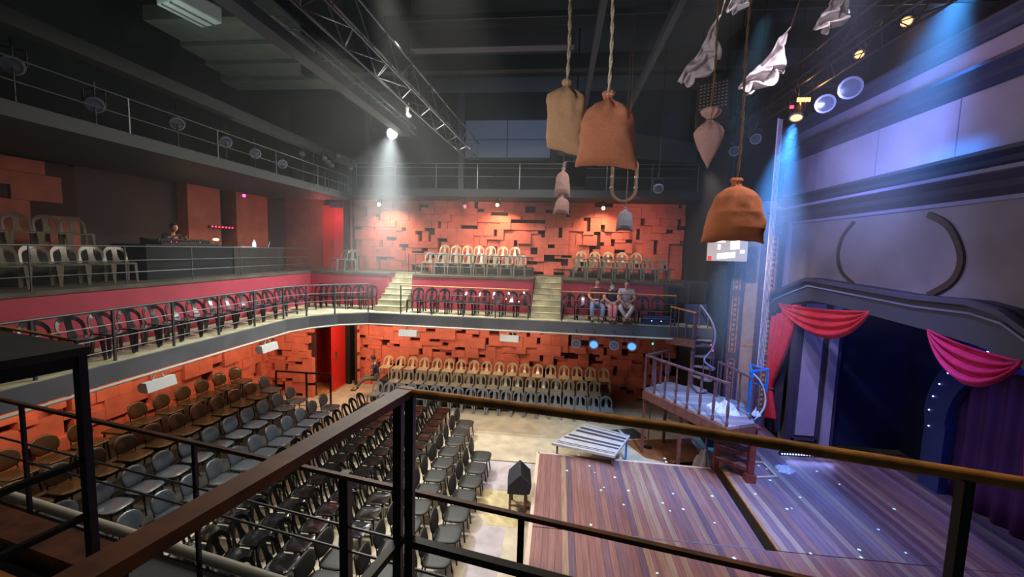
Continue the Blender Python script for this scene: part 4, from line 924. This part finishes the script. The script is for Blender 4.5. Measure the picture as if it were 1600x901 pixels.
# LED bar
t = root('led_bar', 'bar of small bright blue-white lights at the curtain foot', 'light bar', (6.3, 11.85, .4), R(3))
MB().box(0, 1.35, 0, .07, .0, .1).build('casing', 'black', t)
for k in range(18): MB().sphere((.05+k*.074, -.005, .055), .022, 8, 6).build('led', 'glow_led', t)
light('AREA', (7.0, 11.7, .52), (7.0, 11.0, .6), 4, (.3, .35, 1), 1.2, sy=.05)
# ================================================================ FLOOR THINGS
# striped table
t = root('striped_table', 'low table with grey and cream striped top beside the stage', 'table', (1.35, 11.15, 0), 0)
TP = [(-1.35, -.3), (-.35, 1.15), (.85, .55), (.25, -.75)]
def bil(u, v): a = Vector(TP[0]).lerp(Vector(TP[1]), u); b_ = Vector(TP[3]).lerp(Vector(TP[2]), u); return a.lerp(b_, v)
MB().prism(TP, .66, .72).build('tabletop', 'table_pale', t)
b = MB()
for u0, u1 in ((.06, .08), (.11, .135), (.28, .34), (.4, .47), (.62, .7), (.76, .84), (.93, .95)):
    q = [bil(u0, .02), bil(u0, .98), bil(u1, .98), bil(u1, .02)]; b.prism([(p.x, p.y) for p in q], .72, .723)
b.build('stripe', 'mould', t)
for x, y in ((-1.2, -.25), (-.35, 1.05), (.75, .5), (.22, -.65)): MB().bar((x, y, .4 if y < -.5 else 0), (x, y, .66), .05, .05).build('leg', 'blue_paint' if x > .5 else 'beam_wood', t)
# plywood sheets
for P, m, l in (([(2.2, 12.9), (4.4, 13.4), (4.3, 11.3), (2.7, 11.9)], 'ply_brown', 'brown plywood sheet on the floor beneath the balcony'), ([(2.3, 11.4), (4.2, 11.9), (4.2, 10.95), (2.6, 10.95)], 'beam_wood', 'dark red plywood sheet between the table and main stage'), ([(1.9, 13.6), (2.7, 13.9), (3.0, 13.2), (2.2, 13.0)], 'pad_grey', 'dark mat beside the last front row chair')):
    tag(MB().prism(P, 0, .02).build('plywood_sheet' if 'ply' in l else 'floor_mat', m), l, 'sheet' if 'ply' in l else 'mat')
for (a, c), l in ((((2.15, 13.35), (2.35, 13.0)), 'bright white plank leaning near the front row end'),):
    tag(MB().bar((*a, .15), (*c, .05), .05, .03).build('white_plank', 'cloth_white'), l, 'plank')
# monitor on stool
t = root('wooden_stool', 'small dark wooden stool carrying the floor monitor', 'stool', (-.72, 9.1, 0))
MB().box(-.2, .2, -.28, .22, .42, .47).build('top', 'beam_wood', t)
for sx in (-1, 1):
    for sy in (-1, 1): MB().box(sx*.17-.025, sx*.17+.025, sy*.22-.05, sy*.22, 0, .42).build('leg', 'beam_wood', t)
MB().box(-.17, .17, -.26, -.24, .12, .16).build('stretcher', 'beam_wood', t)
t = root('monitor_speaker', 'black wedge stage monitor perched on the wooden stool', 'speaker', (-.72, 9.1, .47), R(6))
b = MB(); PP = [(-.26, 0), (.24, 0), (.28, .22), (.02, .46), (-.24, .2)]
b.add([(x, -.36, z) for x, z in PP]+[(x, .34, z) for x, z in PP], [tuple(range(5)), tuple(range(5, 10))[::-1]]+[(i, 5+i, 5+(i+1) % 5, (i+1) % 5) for i in range(5)])
bevel(b.build('cabinet', 'spk_black', t), .02); MB().add([(.265, -.3, .235), (.265, .28, .235), (.05, .28, .445), (.05, -.3, .445)], [(0, 1, 2, 3)]).build('grille', 'black', t)
# speakers at right gallery end
t = root('speaker_stack', 'tall dark loudspeaker stack at the right end of the gallery', 'speaker', (4.3, 13.5, 3.71))
bevel(MB().box(-.3, .3, -.2, .3, 0, .65).build('cabinet', 'spk_navy', t), .02); bevel(MB().box(-.3, .25, -.18, .3, .66, 1.35).build('cabinet', 'spk_black', t), .02); MB().box(-.25, .2, -.2, -.18, .7, 1.3).build('grille', 'black', t)
t = root('mixer_case', 'low dark equipment case on the gallery right of the people', 'case', (3.05, 12.98, 3.71)); bevel(MB().box(-.42, .42, -.0, .35, 0, .26).build('casing', 'spk_navy', t), .015)
for k in range(5): MB().sphere((-.3+.14*k, -.005, .12), .015, 8, 6).build('knob', 'glow_led' if k % 2 else 'chrome', t)
t = root('equipment_rack', 'wide dark speaker cabinet on the upper right gallery steps', 'speaker', (3.75, 13.75, 3.71)); bevel(MB().box(-.3, .5, -.2, .35, .62, 1.15).build('cabinet', 'spk_black', t), .02); MB().box(-.28, .48, -.18, .33, 0, .62).build('base', 'black', t)
for i, (x, y, z, m) in enumerate(((2.9, 12.7, 3.18, 'glow_green'), (4.62, 13.4, 3.2, 'glow_orange'), (4.66, 13.4, 3.05, 'glow_red'))):
    tag(MB().sphere((0, 0, 0), .03, 8, 6).build('indicator_light', m, loc=(x, 12.7 if i == 0 else 12.8, z)), 'tiny %s light below the gallery %s' % (('green', 'orange', 'red')[i], ('beside the blue lamp', 'upper one behind spiral stair', 'lower one behind spiral stair')[i]), 'light')
# mic stand pole below
t = root('lamp_pole', 'thin grey pole standing behind the balcony handrail', 'pole', (2.9, 12.55, 0)); MB().tube([(0, 0, 0), (0, 0, 3.35)], .018, 8).build('pole', 'rail_grey', t, True); MB().lathe([(.14, 0), (.14, .02), (.02, .04)], 12).build('base', 'black_metal', t, True)
# screen
t = root('hanging_screen', 'lit screen showing white blocks, partly behind the orange sack', 'screen', (4.85, 12.7, 5.75), R(0))
MB().box(-.6, .55, 0, .06, -.05, .8).build('frame', 'black', t); MB().box(-.58, .53, -.01, 0, -.03, .78).build('display', 'screen', t)
b = MB()
for x0, x1, z0, z1, a in ((-.35, -.1, .5, .7, 0), (-.3, -.22, .3, .45, 0), (.05, .3, .3, .72, .1), (-.3, .2, .02, .18, .2), (.32, .45, .2, .3, 0)): b.add([(x0, -.015, z0), (x1, -.015, z0+a*.3), (x1, -.015, z1+a*.3), (x0, -.015, z1)], [(0, 1, 2, 3)])
b.build('white_block', 'screen_white', t); MB().box(.0, .5, -.014, -.011, .72, .78).box(-.55, -.45, -.014, -.011, -.02, .1).build('red_block', 'screen_red', t); MB().bar((0, .03, .8), (0, .03, 6.45), .04, .04).build('bracket', 'black_metal', t)
# ================================================================ SOUND BOOTH
t = root('sound_desk', 'long dark fabric-fronted sound desk on the upper left tier', 'desk', (-9.6, 8.75, 4.92))
MB().box(-.85, 0, 0, 2.6, 0, .8).build('front_panel', 'black_wall', t); MB().box(-.88, .03, -.03, 2.63, .8, .84).build('desktop', 'black', t); MB().box(-.7, 0, 2.65, 4.9, 0, .78).build('side_desk', 'dark_floor', t)
t = root('mixing_console', 'wide black mixing console lying on the sound desk', 'mixing console', (-9.95, 9.2, 5.76))
b = MB(); PP = [(-.3, 0), (.3, 0), (.3, .04), (-.2, .16), (-.3, .16)]; b.add([(x, 0, z) for x, z in PP]+[(x, 1.7, z) for x, z in PP], [tuple(range(5)), tuple(range(5, 10))[::-1]]+[(i, 5+i, 5+(i+1) % 5, (i+1) % 5) for i in range(5)]); b.build('chassis', 'beam_dark', t)
b = MB()
for k in range(26): b.box(-.1, .15, .08+k*.06, .1+k*.06, .1, .13)
b.build('fader_strip', 'rail_grey', t)
for k, (dy, m) in enumerate(((.35, 'glow_red'), (.5, 'glow_red'), (1.2, 'glow_lens'))): MB().sphere((.2, dy, .075), .008, 8, 6).build('indicator', m, t)
t = root('desk_lamp', 'small warm lit lamp at the right end of the mixing console', 'lamp', (-9.9, 11.1, 5.76)); MB().lathe([(.06, 0), (.05, .02), (.01, .03), (.01, .14)], 10).build('base', 'black', t, True); MB().sphere((0, 0, .17), .055, 10, 8, (1, 1.8, .6)).build('shade', 'glow_warm', t)
tag(MB().box(-.15, .15, 0, .6, 0, .025).build('paper_sheets', 'paper', loc=(-9.75, 11.7, 5.72)), 'white paper sheets on the side desk under the lamp', 'paper')
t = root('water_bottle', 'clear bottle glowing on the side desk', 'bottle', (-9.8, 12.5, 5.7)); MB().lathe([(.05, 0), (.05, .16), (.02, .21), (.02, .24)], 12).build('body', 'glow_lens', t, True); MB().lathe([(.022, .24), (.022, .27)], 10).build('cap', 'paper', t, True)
t = root('laptop', 'open laptop with bright blue screen at the desk end', 'laptop', (-9.8, 13.0, 5.7), R(-60)); MB().box(-.16, .16, -.12, .12, 0, .02).build('keyboard', 'black', t); MB().bar((0, .12, .01), (0, .17, .24), .32, .012).build('lid', 'black', t); MB().add([(-.15, .11, .03), (.15, .11, .03), (.15, .155, .22), (-.15, .155, .22)], [(0, 1, 2, 3)]).build('display', 'glow_lens', t)
t = root('led_sign', 'row of small red lights on the dark wall above the booth', 'light strip', (XL+.4, 12.0, 6.3))
MB().box(0, .03, 0, .95, 0, .08).build('backing', 'black', t)
for k in range(7): MB().sphere((.04, .06+k*.135, .04), .022, 8, 6).build('led', 'glow_red', t)
t = root('exit_sign', 'small green-lit box above the bright red upper door', 'sign', (-8.95, 15.95, 7.35)); MB().box(-.25, .25, 0, .12, 0, .22).build('casing', 'chrome', t); MB().box(-.22, .22, -.01, 0, .03, .18).build('face', 'inner_arch', t)
t = root('projector_shelf', 'pale curved shade hanging above the booth, left of red door', 'shade', (-9.2, 14.4, 7.95)); MB().grid(lambda u, v: (-.6+1.2*u, .3*v, .14*math.sin(u*PI)-.1*v), 16, 4).build('shade', 'pipe_white', t, True); MB().box(-.62, .62, .28, .32, -.12, .02).build('frame', 'black_metal', t)
# ================================================================ PEOPLE
def skin_mesh(verts, edges, radii, sub=2):
    me = bpy.data.meshes.new('tmp'); me.from_pydata(verts, edges, []); o = bpy.data.objects.new('tmp', me); COL.objects.link(o)
    sk = o.modifiers.new('s', 'SKIN'); sk.use_smooth_shade = True
    if not me.skin_vertices: 
        bm = bmesh.new(); bm.from_mesh(me); bm.verts.layers.skin.verify(); bm.to_mesh(me); bm.free()
    for i, r in enumerate(radii):
        me.skin_vertices[0].data[i].radius = r if isinstance(r, tuple) else (r, r); me.skin_vertices[0].data[i].use_root = (i == 0)
    su = o.modifiers.new('u', 'SUBSURF'); su.levels = sub; su.render_levels = sub
    dg = bpy.context.evaluated_depsgraph_get(); dg.update(); out = bpy.data.meshes.new_from_object(o.evaluated_get(dg))
    bpy.data.objects.remove(o); return out
def person(label, loc, rz, J, shirt, trouser, hairlen=.0, lean=(0, 0), sleeves='short', mask=None, extra=None, head_rot=(0, 0, 0)):
    """J: joints in a frame facing -Y: pelvis, chest, neck, head, L/R shoulder elbow wrist, hip knee ankle"""
    t = root('person', label, 'person', loc, rz)
    J = {k: Vector(v) for k, v in J.items()}
    V = []; E = []; Rr = []
    def add(p, r, par=None):
        V.append(tuple(p)); Rr.append(r)
        if par is not None: E.append((par, len(V)-1))
        return len(V)-1
    pel = add(J['pelvis'], (.15, .12)); wa = add(J['pelvis'].lerp(J['chest'], .5), (.13, .105), pel); ch = add(J['chest'], (.16, .115), wa)
    nb = add(J['chest'].lerp(J['neck'], .8), (.09, .07), ch); nk = add(J['neck'], .052, nb); hd = add(J['head']+(J['neck']-J['head'])*.35, .05, nk)
    for s in ('L', 'R'):
        sh = add(J['sh'+s], .055, ch); el = add(J['el'+s], .042, sh); wr = add(J['wr'+s], .028, el)
        d = (J['wr'+s]-J['el'+s]).normalized(); pm = add(J['wr'+s]+d*.06, (.036, .02), wr)
        side = Vector((1, 0, 0)) if abs(d.x) < .8 else Vector((0, 1, 0)); side = (side-d*side.dot(d)).normalized(); dn = d.cross(side)
        if dn.z > 0: dn = -dn
        for q, (o_, l) in enumerate(((-.027, .06), (-.009, .072), (.01, .068), (.028, .052))):
            a = add(V_(J['wr'+s]+d*.095+side*o_), .0095, pm); b = add(V_(Vector(V[a])+d*l*.55+dn*.008), .009, a); add(V_(Vector(V[b])+d*l*.35+dn*.025), .0075, b)
        a = add(V_(J['wr'+s]+d*.05+side*-.045), .011, pm); add(V_(Vector(V[a])+d*.04+side*-.012+dn*.01), .009, a)
        hp = add(J['hip'+s], .085, pel); kn = add(J['kn'+s], .062, hp); cf = add(J['kn'+s].lerp(J['an'+s], .35), .056, kn); an = add(J['an'+s], .036, cf)
        ft = J['an'+s]+Vector((0, -.13, -.05)); add(ft, (.04, .026), an)
    me = skin_mesh(V, E, Rr, 1)
    bm = bmesh.new(); bm.from_mesh(me); bpy.data.meshes.remove(me)
    for f in bm.faces: f.smooth = True; f.material_index = 0
    # head
    Hm = Matrix.Translation(J['head']) @ (Matrix.Rotation(head_rot[2], 4, 'Z') @ Matrix.Rotation(head_rot[0], 4, 'X'))
    n0 = len(bm.verts)
    r = bmesh.ops.create_uvsphere(bm, u_segments=28, v_segments=20, radius=1)
    for v in r['verts']:
        x, y, z = v.co; 
        wx = .076*(1-.18*max(0, -z)-.05*max(0, z)); wy = .094; zz = z*.12
        px_ = x*wx; py_ = y*wy; 
        if y < 0:
            py_ *= 1-.1*max(0, -z)
            py_ += .008*math.exp(-((abs(x)-.38)**2/.02+(z-.08)**2/.01))     # eye sockets
            py_ -= .020*math.exp(-(x*x/.012+(z+.15)**2/.03))                 # nose
            py_ -= .007*math.exp(-(x*x/.06+(z+.48)**2/.008))                 # lips
            py_ -= .008*math.exp(-(x*x/.08+(z+.85)**2/.03))                  # chin
        v.co = Hm @ Vector((px_, py_, zz))
    for f in {f for v in r['verts'] for f in v.link_faces}: f.smooth = True
    for sx in (-1, 1):
        r = bmesh.ops.create_uvsphere(bm, u_segments=8, v_segments=6, radius=.024)
        for v in r['verts']: v.co = Hm @ (Vector((v.co.x*.35, v.co.y*.7, v.co.z*1.2))+Vector((sx*.077, .008, -.004)))
        r = bmesh.ops.create_uvsphere(bm, u_segments=8, v_segments=6, radius=.011)
        for v in r['verts']: v.co = Hm @ (v.co+Vector((sx*.029, -.084, .012)))
        for f in {f for v in r['verts'] for f in v.link_faces}: f.material_index = 1
    r = bmesh.ops.create_uvsphere(bm, u_segments=8, v_segments=6, radius=.016)
    for v in r['verts']: v.co = Hm @ (Vector((v.co.x*1.3, v.co.y*.4, v.co.z*.35))+Vector((0, -.088, -.056)))
    for f in {f for v in r['verts'] for f in v.link_faces}: f.material_index = 2
    mb = bpy.data.meshes.new('body'); bm.to_mesh(mb); bm.free()
    for m in ('skin', 'eye', 'lip'): mb.materials.append(MATS[m])
    bd = put('body', mb, t)
    # hair
    h = MB()
    def hf(u, v):
        a = 2*PI*u; th = v*PI*.62; x = math.sin(th)*math.cos(a); y = math.sin(th)*math.sin(a); z = math.cos(th)
        front = max(0, -y); zc = max(z, -.15-hairlen+.65*front*(1 if front > .3 else 1)); sc = 1.09+.05*noise.noise(Vector((x*6, y*6, z*6)))
        return tuple(Hm @ Vector((x*.08*sc, y*.098*sc+.004, zc*.125*sc+.004)))
    h.grid(hf, 28, 14, True).build('hair', 'hair', bd, 'all')
    # clothes: torso and sleeves, trousers
    V, E, Rr = [], [], []
    a = add(J['pelvis'], (.165, .135)); b = add(J['pelvis'].lerp(J['chest'], .5), (.15, .125), a); c = add(J['chest'], (.175, .13), b); add(J['chest'].lerp(J['neck'], .7), (.1, .08), c)
    for s in ('L', 'R'):
        e = add(J['sh'+s], .07, c); k = J['sh'+s].lerp(J['el'+s], .75 if sleeves == 'short' else 1.0); e = add(k, .058, e)
        if sleeves != 'short': add(J['el'+s].lerp(J['wr'+s], .9), .042, e)
    sm = skin_mesh(V, E, Rr, 1); sm.materials.clear(); sm.materials.append(MATS[shirt])
    for p in sm.polygons: p.use_smooth = True; p.material_index = 0
    put('shirt', sm, t)
    V, E, Rr = [], [], []
    a = add(J['pelvis']+Vector((0, 0, -.02)), (.165, .13))
    for s in ('L', 'R'):
        e = add(J['hip'+s], .1, a); e = add(J['kn'+s], .078, e); add(J['kn'+s].lerp(J['an'+s], .88), .062, e)
    sm = skin_mesh(V, E, Rr, 1); sm.materials.clear(); sm.materials.append(MATS[trouser])
    for p in sm.polygons: p.use_smooth = True; p.material_index = 0
    put('trousers', sm, t)
    for s in ('L', 'R'):
        f = J['an'+s]; MB().sphere((f.x, f.y-.06, f.z-.045), .09, 12, 8, (.52, 1.35, .48)).build('shoe', 'shoe', t, 'all')
    if mask:
        MB().grid(lambda u, v: tuple(Hm @ Vector((.068*math.sin((u-.5)*2.4), -.1*math.cos((u-.5)*1.9)-.012*math.exp(-((u-.5)**2)/.02), -.01-.085*v))), 12, 6).build('face_mask', mask, bd, 'all')
    return t
def V_(v): return tuple(v)
def sit(lean=0, kn=.13, hands=None, turn=0):
    J = dict(pelvis=(0, .05, .52), chest=(0, .1-lean*.6, .9), neck=(0, .08-lean, 1.08), head=(0, .05-lean*1.2, 1.22))
    for s, k in (('L', 1), ('R', -1)):
        J['sh'+s] = (k*.19, .1-lean*.8, 1.0); J['el'+s] = (k*.26, -.02-lean, .76); J['wr'+s] = (k*.12, -.26, .66)
        J['hip'+s] = (k*.1, .02, .5); J['kn'+s] = (k*kn, -.38, .5); J['an'+s] = (k*(kn-.02), -.36, .1)
    if hands:
        for k in hands: J[k] = hands[k]
    return J
person('person in maroon shirt and pale jeans seated leftmost on the gallery', (1.24, 13.3, 3.71), 0, sit(.05, .17), 'shirt_maroon', 'jeans')
person('person with face mask and dark top seated between two others', (1.7, 13.3, 3.71), 0, sit(.12, .08, dict(head=(0, -.02, 1.12), neck=(0, .02, 1.0), chest=(0, .08, .84), shL=(.16, .07, .94), shR=(-.16, .07, .94))), 'vest_dark', 'pink_cloth', mask='mask_blue', sleeves='short')
person('person in pale shirt and light trousers seated rightmost, ankles crossed', (2.14, 13.3, 3.71), R(-5), sit(.16, .2, dict(anL=(-.05, -.4, .1), anR=(.08, -.33, .1))), 'shirt_light', 'trouser_light')
tag(MB().box(-.09, .09, -.05, .05, 0, .01).build('phone', 'paper', loc=(1.2, 12.96, 4.42), rz=.4), 'white sheet held by the person in the maroon shirt', 'paper')
person('person in navy shirt sitting sideways by the ground back bank', (-6.95, 15.15, .3), R(-68), sit(.1, .1, dict(wrL=(.04, -.05, .98), wrR=(-.02, -.12, .95), elL=(.2, -.12, .78), elR=(-.2, -.12, .78), knL=(.1, -.42, .46), anL=(.1, -.72, .1), anR=(-.1, -.66, .1))), 'shirt_navy', 'trouser_olive')
person('person in black shirt bending over the mixing console', (-10.6, 10.35, 5.0), R(75), sit(.2, .12, dict(wrL=(.15, -.42, .92), wrR=(-.2, -.42, .92))), 'shirt_black', 'shirt_black', sleeves='long')
chair(MS, 'plastic_chair', (-10.68, 10.33, 4.92), R(75), 'dark chair behind the mixing console under the bending person', 'booth chair')
# ================================================================ NEAR RAILS AND PLATFORM
ex = Vector((.9836, -.1805, 0)); ey = Vector((.1805, .9836, 0)); P0 = Vector((-.61, 1.57, 0))
def nf(u, v, z): p = P0+ex*u+ey*v; return Vector((p.x, p.y, z))
def q4(u0, u1, v0, v1): return [(nf(a, b, 0).x, nf(a, b, 0).y) for a, b in ((u0, v0), (u1, v0), (u1, v1), (u0, v1))]
struct(MB().prism(q4(-6, 3.2, .15, .47), 3.36, 3.7).build('floor', 'fascia_grey'))
struct(MB().prism(q4(-6, -1.9, -1.2, .12), 3.4, 3.95).build('floor', 'dark_floor')); struct(MB().prism(q4(-6, -1.9, -.05, .14), 3.9, 4.05).build('trim_24', 'rail_wood'))
struct(MB().prism(q4(-6, -1.9, -.3, -.14), 3.95, 3.965).build('trim_24', 'orange_wood'))
o = MB().tube([nf(-6, .5, 3.74), nf(3.4, .5, 3.74)], .036, 10).build('conduit_pipe', 'pipe_white', smooth=True); tag(o, 'thick cream conduit pipe along the near gallery edge', 'pipe')
# inner rails
t = root('viewing_railing', 'nearest guard rail with broad dark wood top and doubled corner post', 'railing', nf(0, 0, 4.2))
def rel(p): return p-nf(0, 0, 4.2)
MB().bar(rel(nf(.02, 0.03, 5.29)), rel(nf(-.0, -1.6, 5.29)), .066, .03).build('top_rail', 'rail_wood', t, label='broad dark brown wooden top rail')
MB().tube([rel(nf(-.02, 0, 5.29)), rel(nf(1.0, .012, 5.295)), rel(nf(1.9, -.055, 5.3)), rel(nf(3.0, -.13, 5.3))], .018, 10).build('top_rail', 'rail_gold', t, True, label='golden brown round top rail')
for u, v in ((-.012, 0), (.042, 0.0), (1.765, -.044)): MB().bar(rel(nf(u, v, 3.7)), rel(nf(u, v, 5.285)), .034 if v > -.01 else .027, .034 if v > -.01 else .027).build('post', 'black_metal', t)
MB().bar(rel(nf(.03, 0, 4.66)), rel(nf(2.6, 0, 4.64)), .035, .03).build('mid_rail', 'black_metal', t); MB().bar(rel(nf(0, 0, 4.66)), rel(nf(0, -1.4, 4.66)), .035, .03).build('mid_rail', 'black_metal', t)
t = root('counter_railing', 'black corner railing under a dark counter top at left edge', 'railing', nf(-1.85, -.06, 4.0))
def rel(p): return p-nf(-1.85, -.06, 4.0)
b = MB().prism([(rel(nf(a, b_, 0)).x, rel(nf(a, b_, 0)).y) for a, b_ in ((-1.82, -.03), (-1.82, -1.0), (-3.2, -1.0), (-3.2, .05))], 1.27, 1.31); b.build('counter_top', 'dark_floor', t)
MB().bar(rel(nf(-1.85, -.05, 5.24)), rel(nf(-1.85, -1.1, 5.24)), .03, .07).build('counter_edge', 'black', t); MB().bar(rel(nf(-2.1, .02, 5.315)), rel(nf(-3.2, .09, 5.315)), .02, .012).build('edge_strip', 'orange_wood', t)
MB().bar(rel(nf(-1.85, -.06, 3.7)), rel(nf(-1.85, -.06, 5.27)), .04, .04).build('post', 'black_metal', t)
for z in (4.7, 4.4): MB().bar(rel(nf(-1.85, -.06, z)), rel(nf(-1.85, -1.2, z)), .03, .03).build('mid_rail', 'black_metal', t)
# outer rail
t = root('outer_railing', 'thin brown railing at the near gallery edge below the viewer', 'railing', nf(-5, .33, 3.7))
def rel(p): return p-nf(-5, .33, 3.7)
V0 = .37
MB().bar(rel(nf(-5, V0, 4.65)), rel(nf(2.0, V0-.06, 4.65)), .025, .022).build('top_rail', 'rail_wood', t)
for z in (4.34, 4.2): MB().tube([rel(nf(-5, V0, z)), rel(nf(1.0, V0, z))], .008, 6).build('mid_rail', 'rail_grey', t, True)
for u, wd in ((-1.68, .022), (-.57, .05), (.42, .03), (-3.4, .022)): MB().bar(rel(nf(u, V0, 3.7)), rel(nf(u, V0, 4.65)), wd, wd).build('post', 'black_metal', t)
# wooden flat ledge strips seen on the upper back wall
for x0, x1, z, l in ((-5.75, -4.9, 5.62, 'left of the upper middle bank'), (.1, .6, 5.6, 'between the two upper banks')):
    t = root('handrail', 'short pale wooden handrail '+l, 'handrail', (x0, 15.4, 4.92)); MB().box(0, x1-x0, 0, .04, z-4.92, z-4.89).build('rail', 'orange_wood', t)
    for q in (.04, x1-x0-.04): MB().bar((q, .02, 0), (q, .02, z-4.92), .02, .02).build('post', 'black_metal', t)
# ================================================================ HAZE IN THE BEAMS
def haze(label, p0, p1, r0, r1, dens, col=(1, 1, 1), zp=.6):
    m = bpy.data.materials.new('haze'); m.use_nodes = True; nt = m.node_tree; nt.nodes.clear(); N = nt.nodes.new; L_ = nt.links.new
    p0 = Vector(p0); p1 = Vector(p1); L = (p1-p0).length
    out = N('ShaderNodeOutputMaterial'); v = N('ShaderNodeVolumeScatter'); v.inputs['Color'].default_value = (*col, 1); v.inputs['Anisotropy'].default_value = .0
    def mth(op, a, b=None):
        n = N('ShaderNodeMath'); n.operation = op; n.use_clamp = op == 'SUBTRACT'
        for k, q in enumerate((a, b)):
            if q is None: continue
            if isinstance(q, (int, float)): n.inputs[k].default_value = q
            else: L_(q, n.inputs[k])
        return n.outputs[0]
    tc = N('ShaderNodeTexCoord'); sp = N('ShaderNodeSeparateXYZ'); L_(tc.outputs['Object'], sp.inputs[0])
    rr = mth('SQRT', mth('ADD', mth('MULTIPLY', sp.outputs[0], sp.outputs[0]), mth('MULTIPLY', sp.outputs[1], sp.outputs[1])))
    rad = mth('ADD', mth('MULTIPLY', sp.outputs[2], (r1-r0)/L), r0)
    fall = mth('POWER', mth('SUBTRACT', 1.0, mth('DIVIDE', rr, rad)), 1.2)
    zf = mth('MULTIPLY', mth('POWER', mth('SUBTRACT', 1.0, mth('DIVIDE', sp.outputs[2], L)), 1.0), mth('POWER', mth('DIVIDE', sp.outputs[2], L), zp))
    L_(mth('MULTIPLY', mth('MULTIPLY', fall, zf), dens), v.inputs['Density'])
    L_(v.outputs[0], out.inputs['Volume']); MATS[label] = m
    o = MB().lathe([(r0, 0), (r1, L)], 24).build('light_haze', label, loc=p0); o.rotation_mode = 'QUATERNION'; o.rotation_quaternion = (p1-p0).to_track_quat('Z', 'Y'); tag(o, label, 'haze', kind='stuff')
haze('pale misty beam below the bright white lamp', (-5.37, 12.95, 9.45), (-5.8, 12.7, 4.0), .25, 2.1, .55, zp=1.3)
haze('blue misty beam from the amber marked spotlight', (4.52, 9.05, 8.62), (4.1, 9.7, 3.4), .16, 1.5, .7)
haze('blue misty beam at the top right of the proscenium', (6.1, 7.6, 10.5), (5.6, 8.6, 5.6), .25, 1.9, .6)
m = bpy.data.materials.new('hall_haze'); m.use_nodes = True; nt = m.node_tree; nt.nodes.clear()
out = nt.nodes.new('ShaderNodeOutputMaterial'); v = nt.nodes.new('ShaderNodeVolumeScatter'); v.inputs['Density'].default_value = .005; v.inputs['Color'].default_value = (.9, .95, 1, 1)
nt.links.new(v.outputs[0], out.inputs['Volume']); MATS['hall_haze'] = m
tag(MB().box(-10.7, 4.6, 3.2, 16.3, 5.0, 12.1).build('hall_haze', 'hall_haze'), 'thin grey haze filling the upper hall under the ceiling', 'haze', kind='stuff')
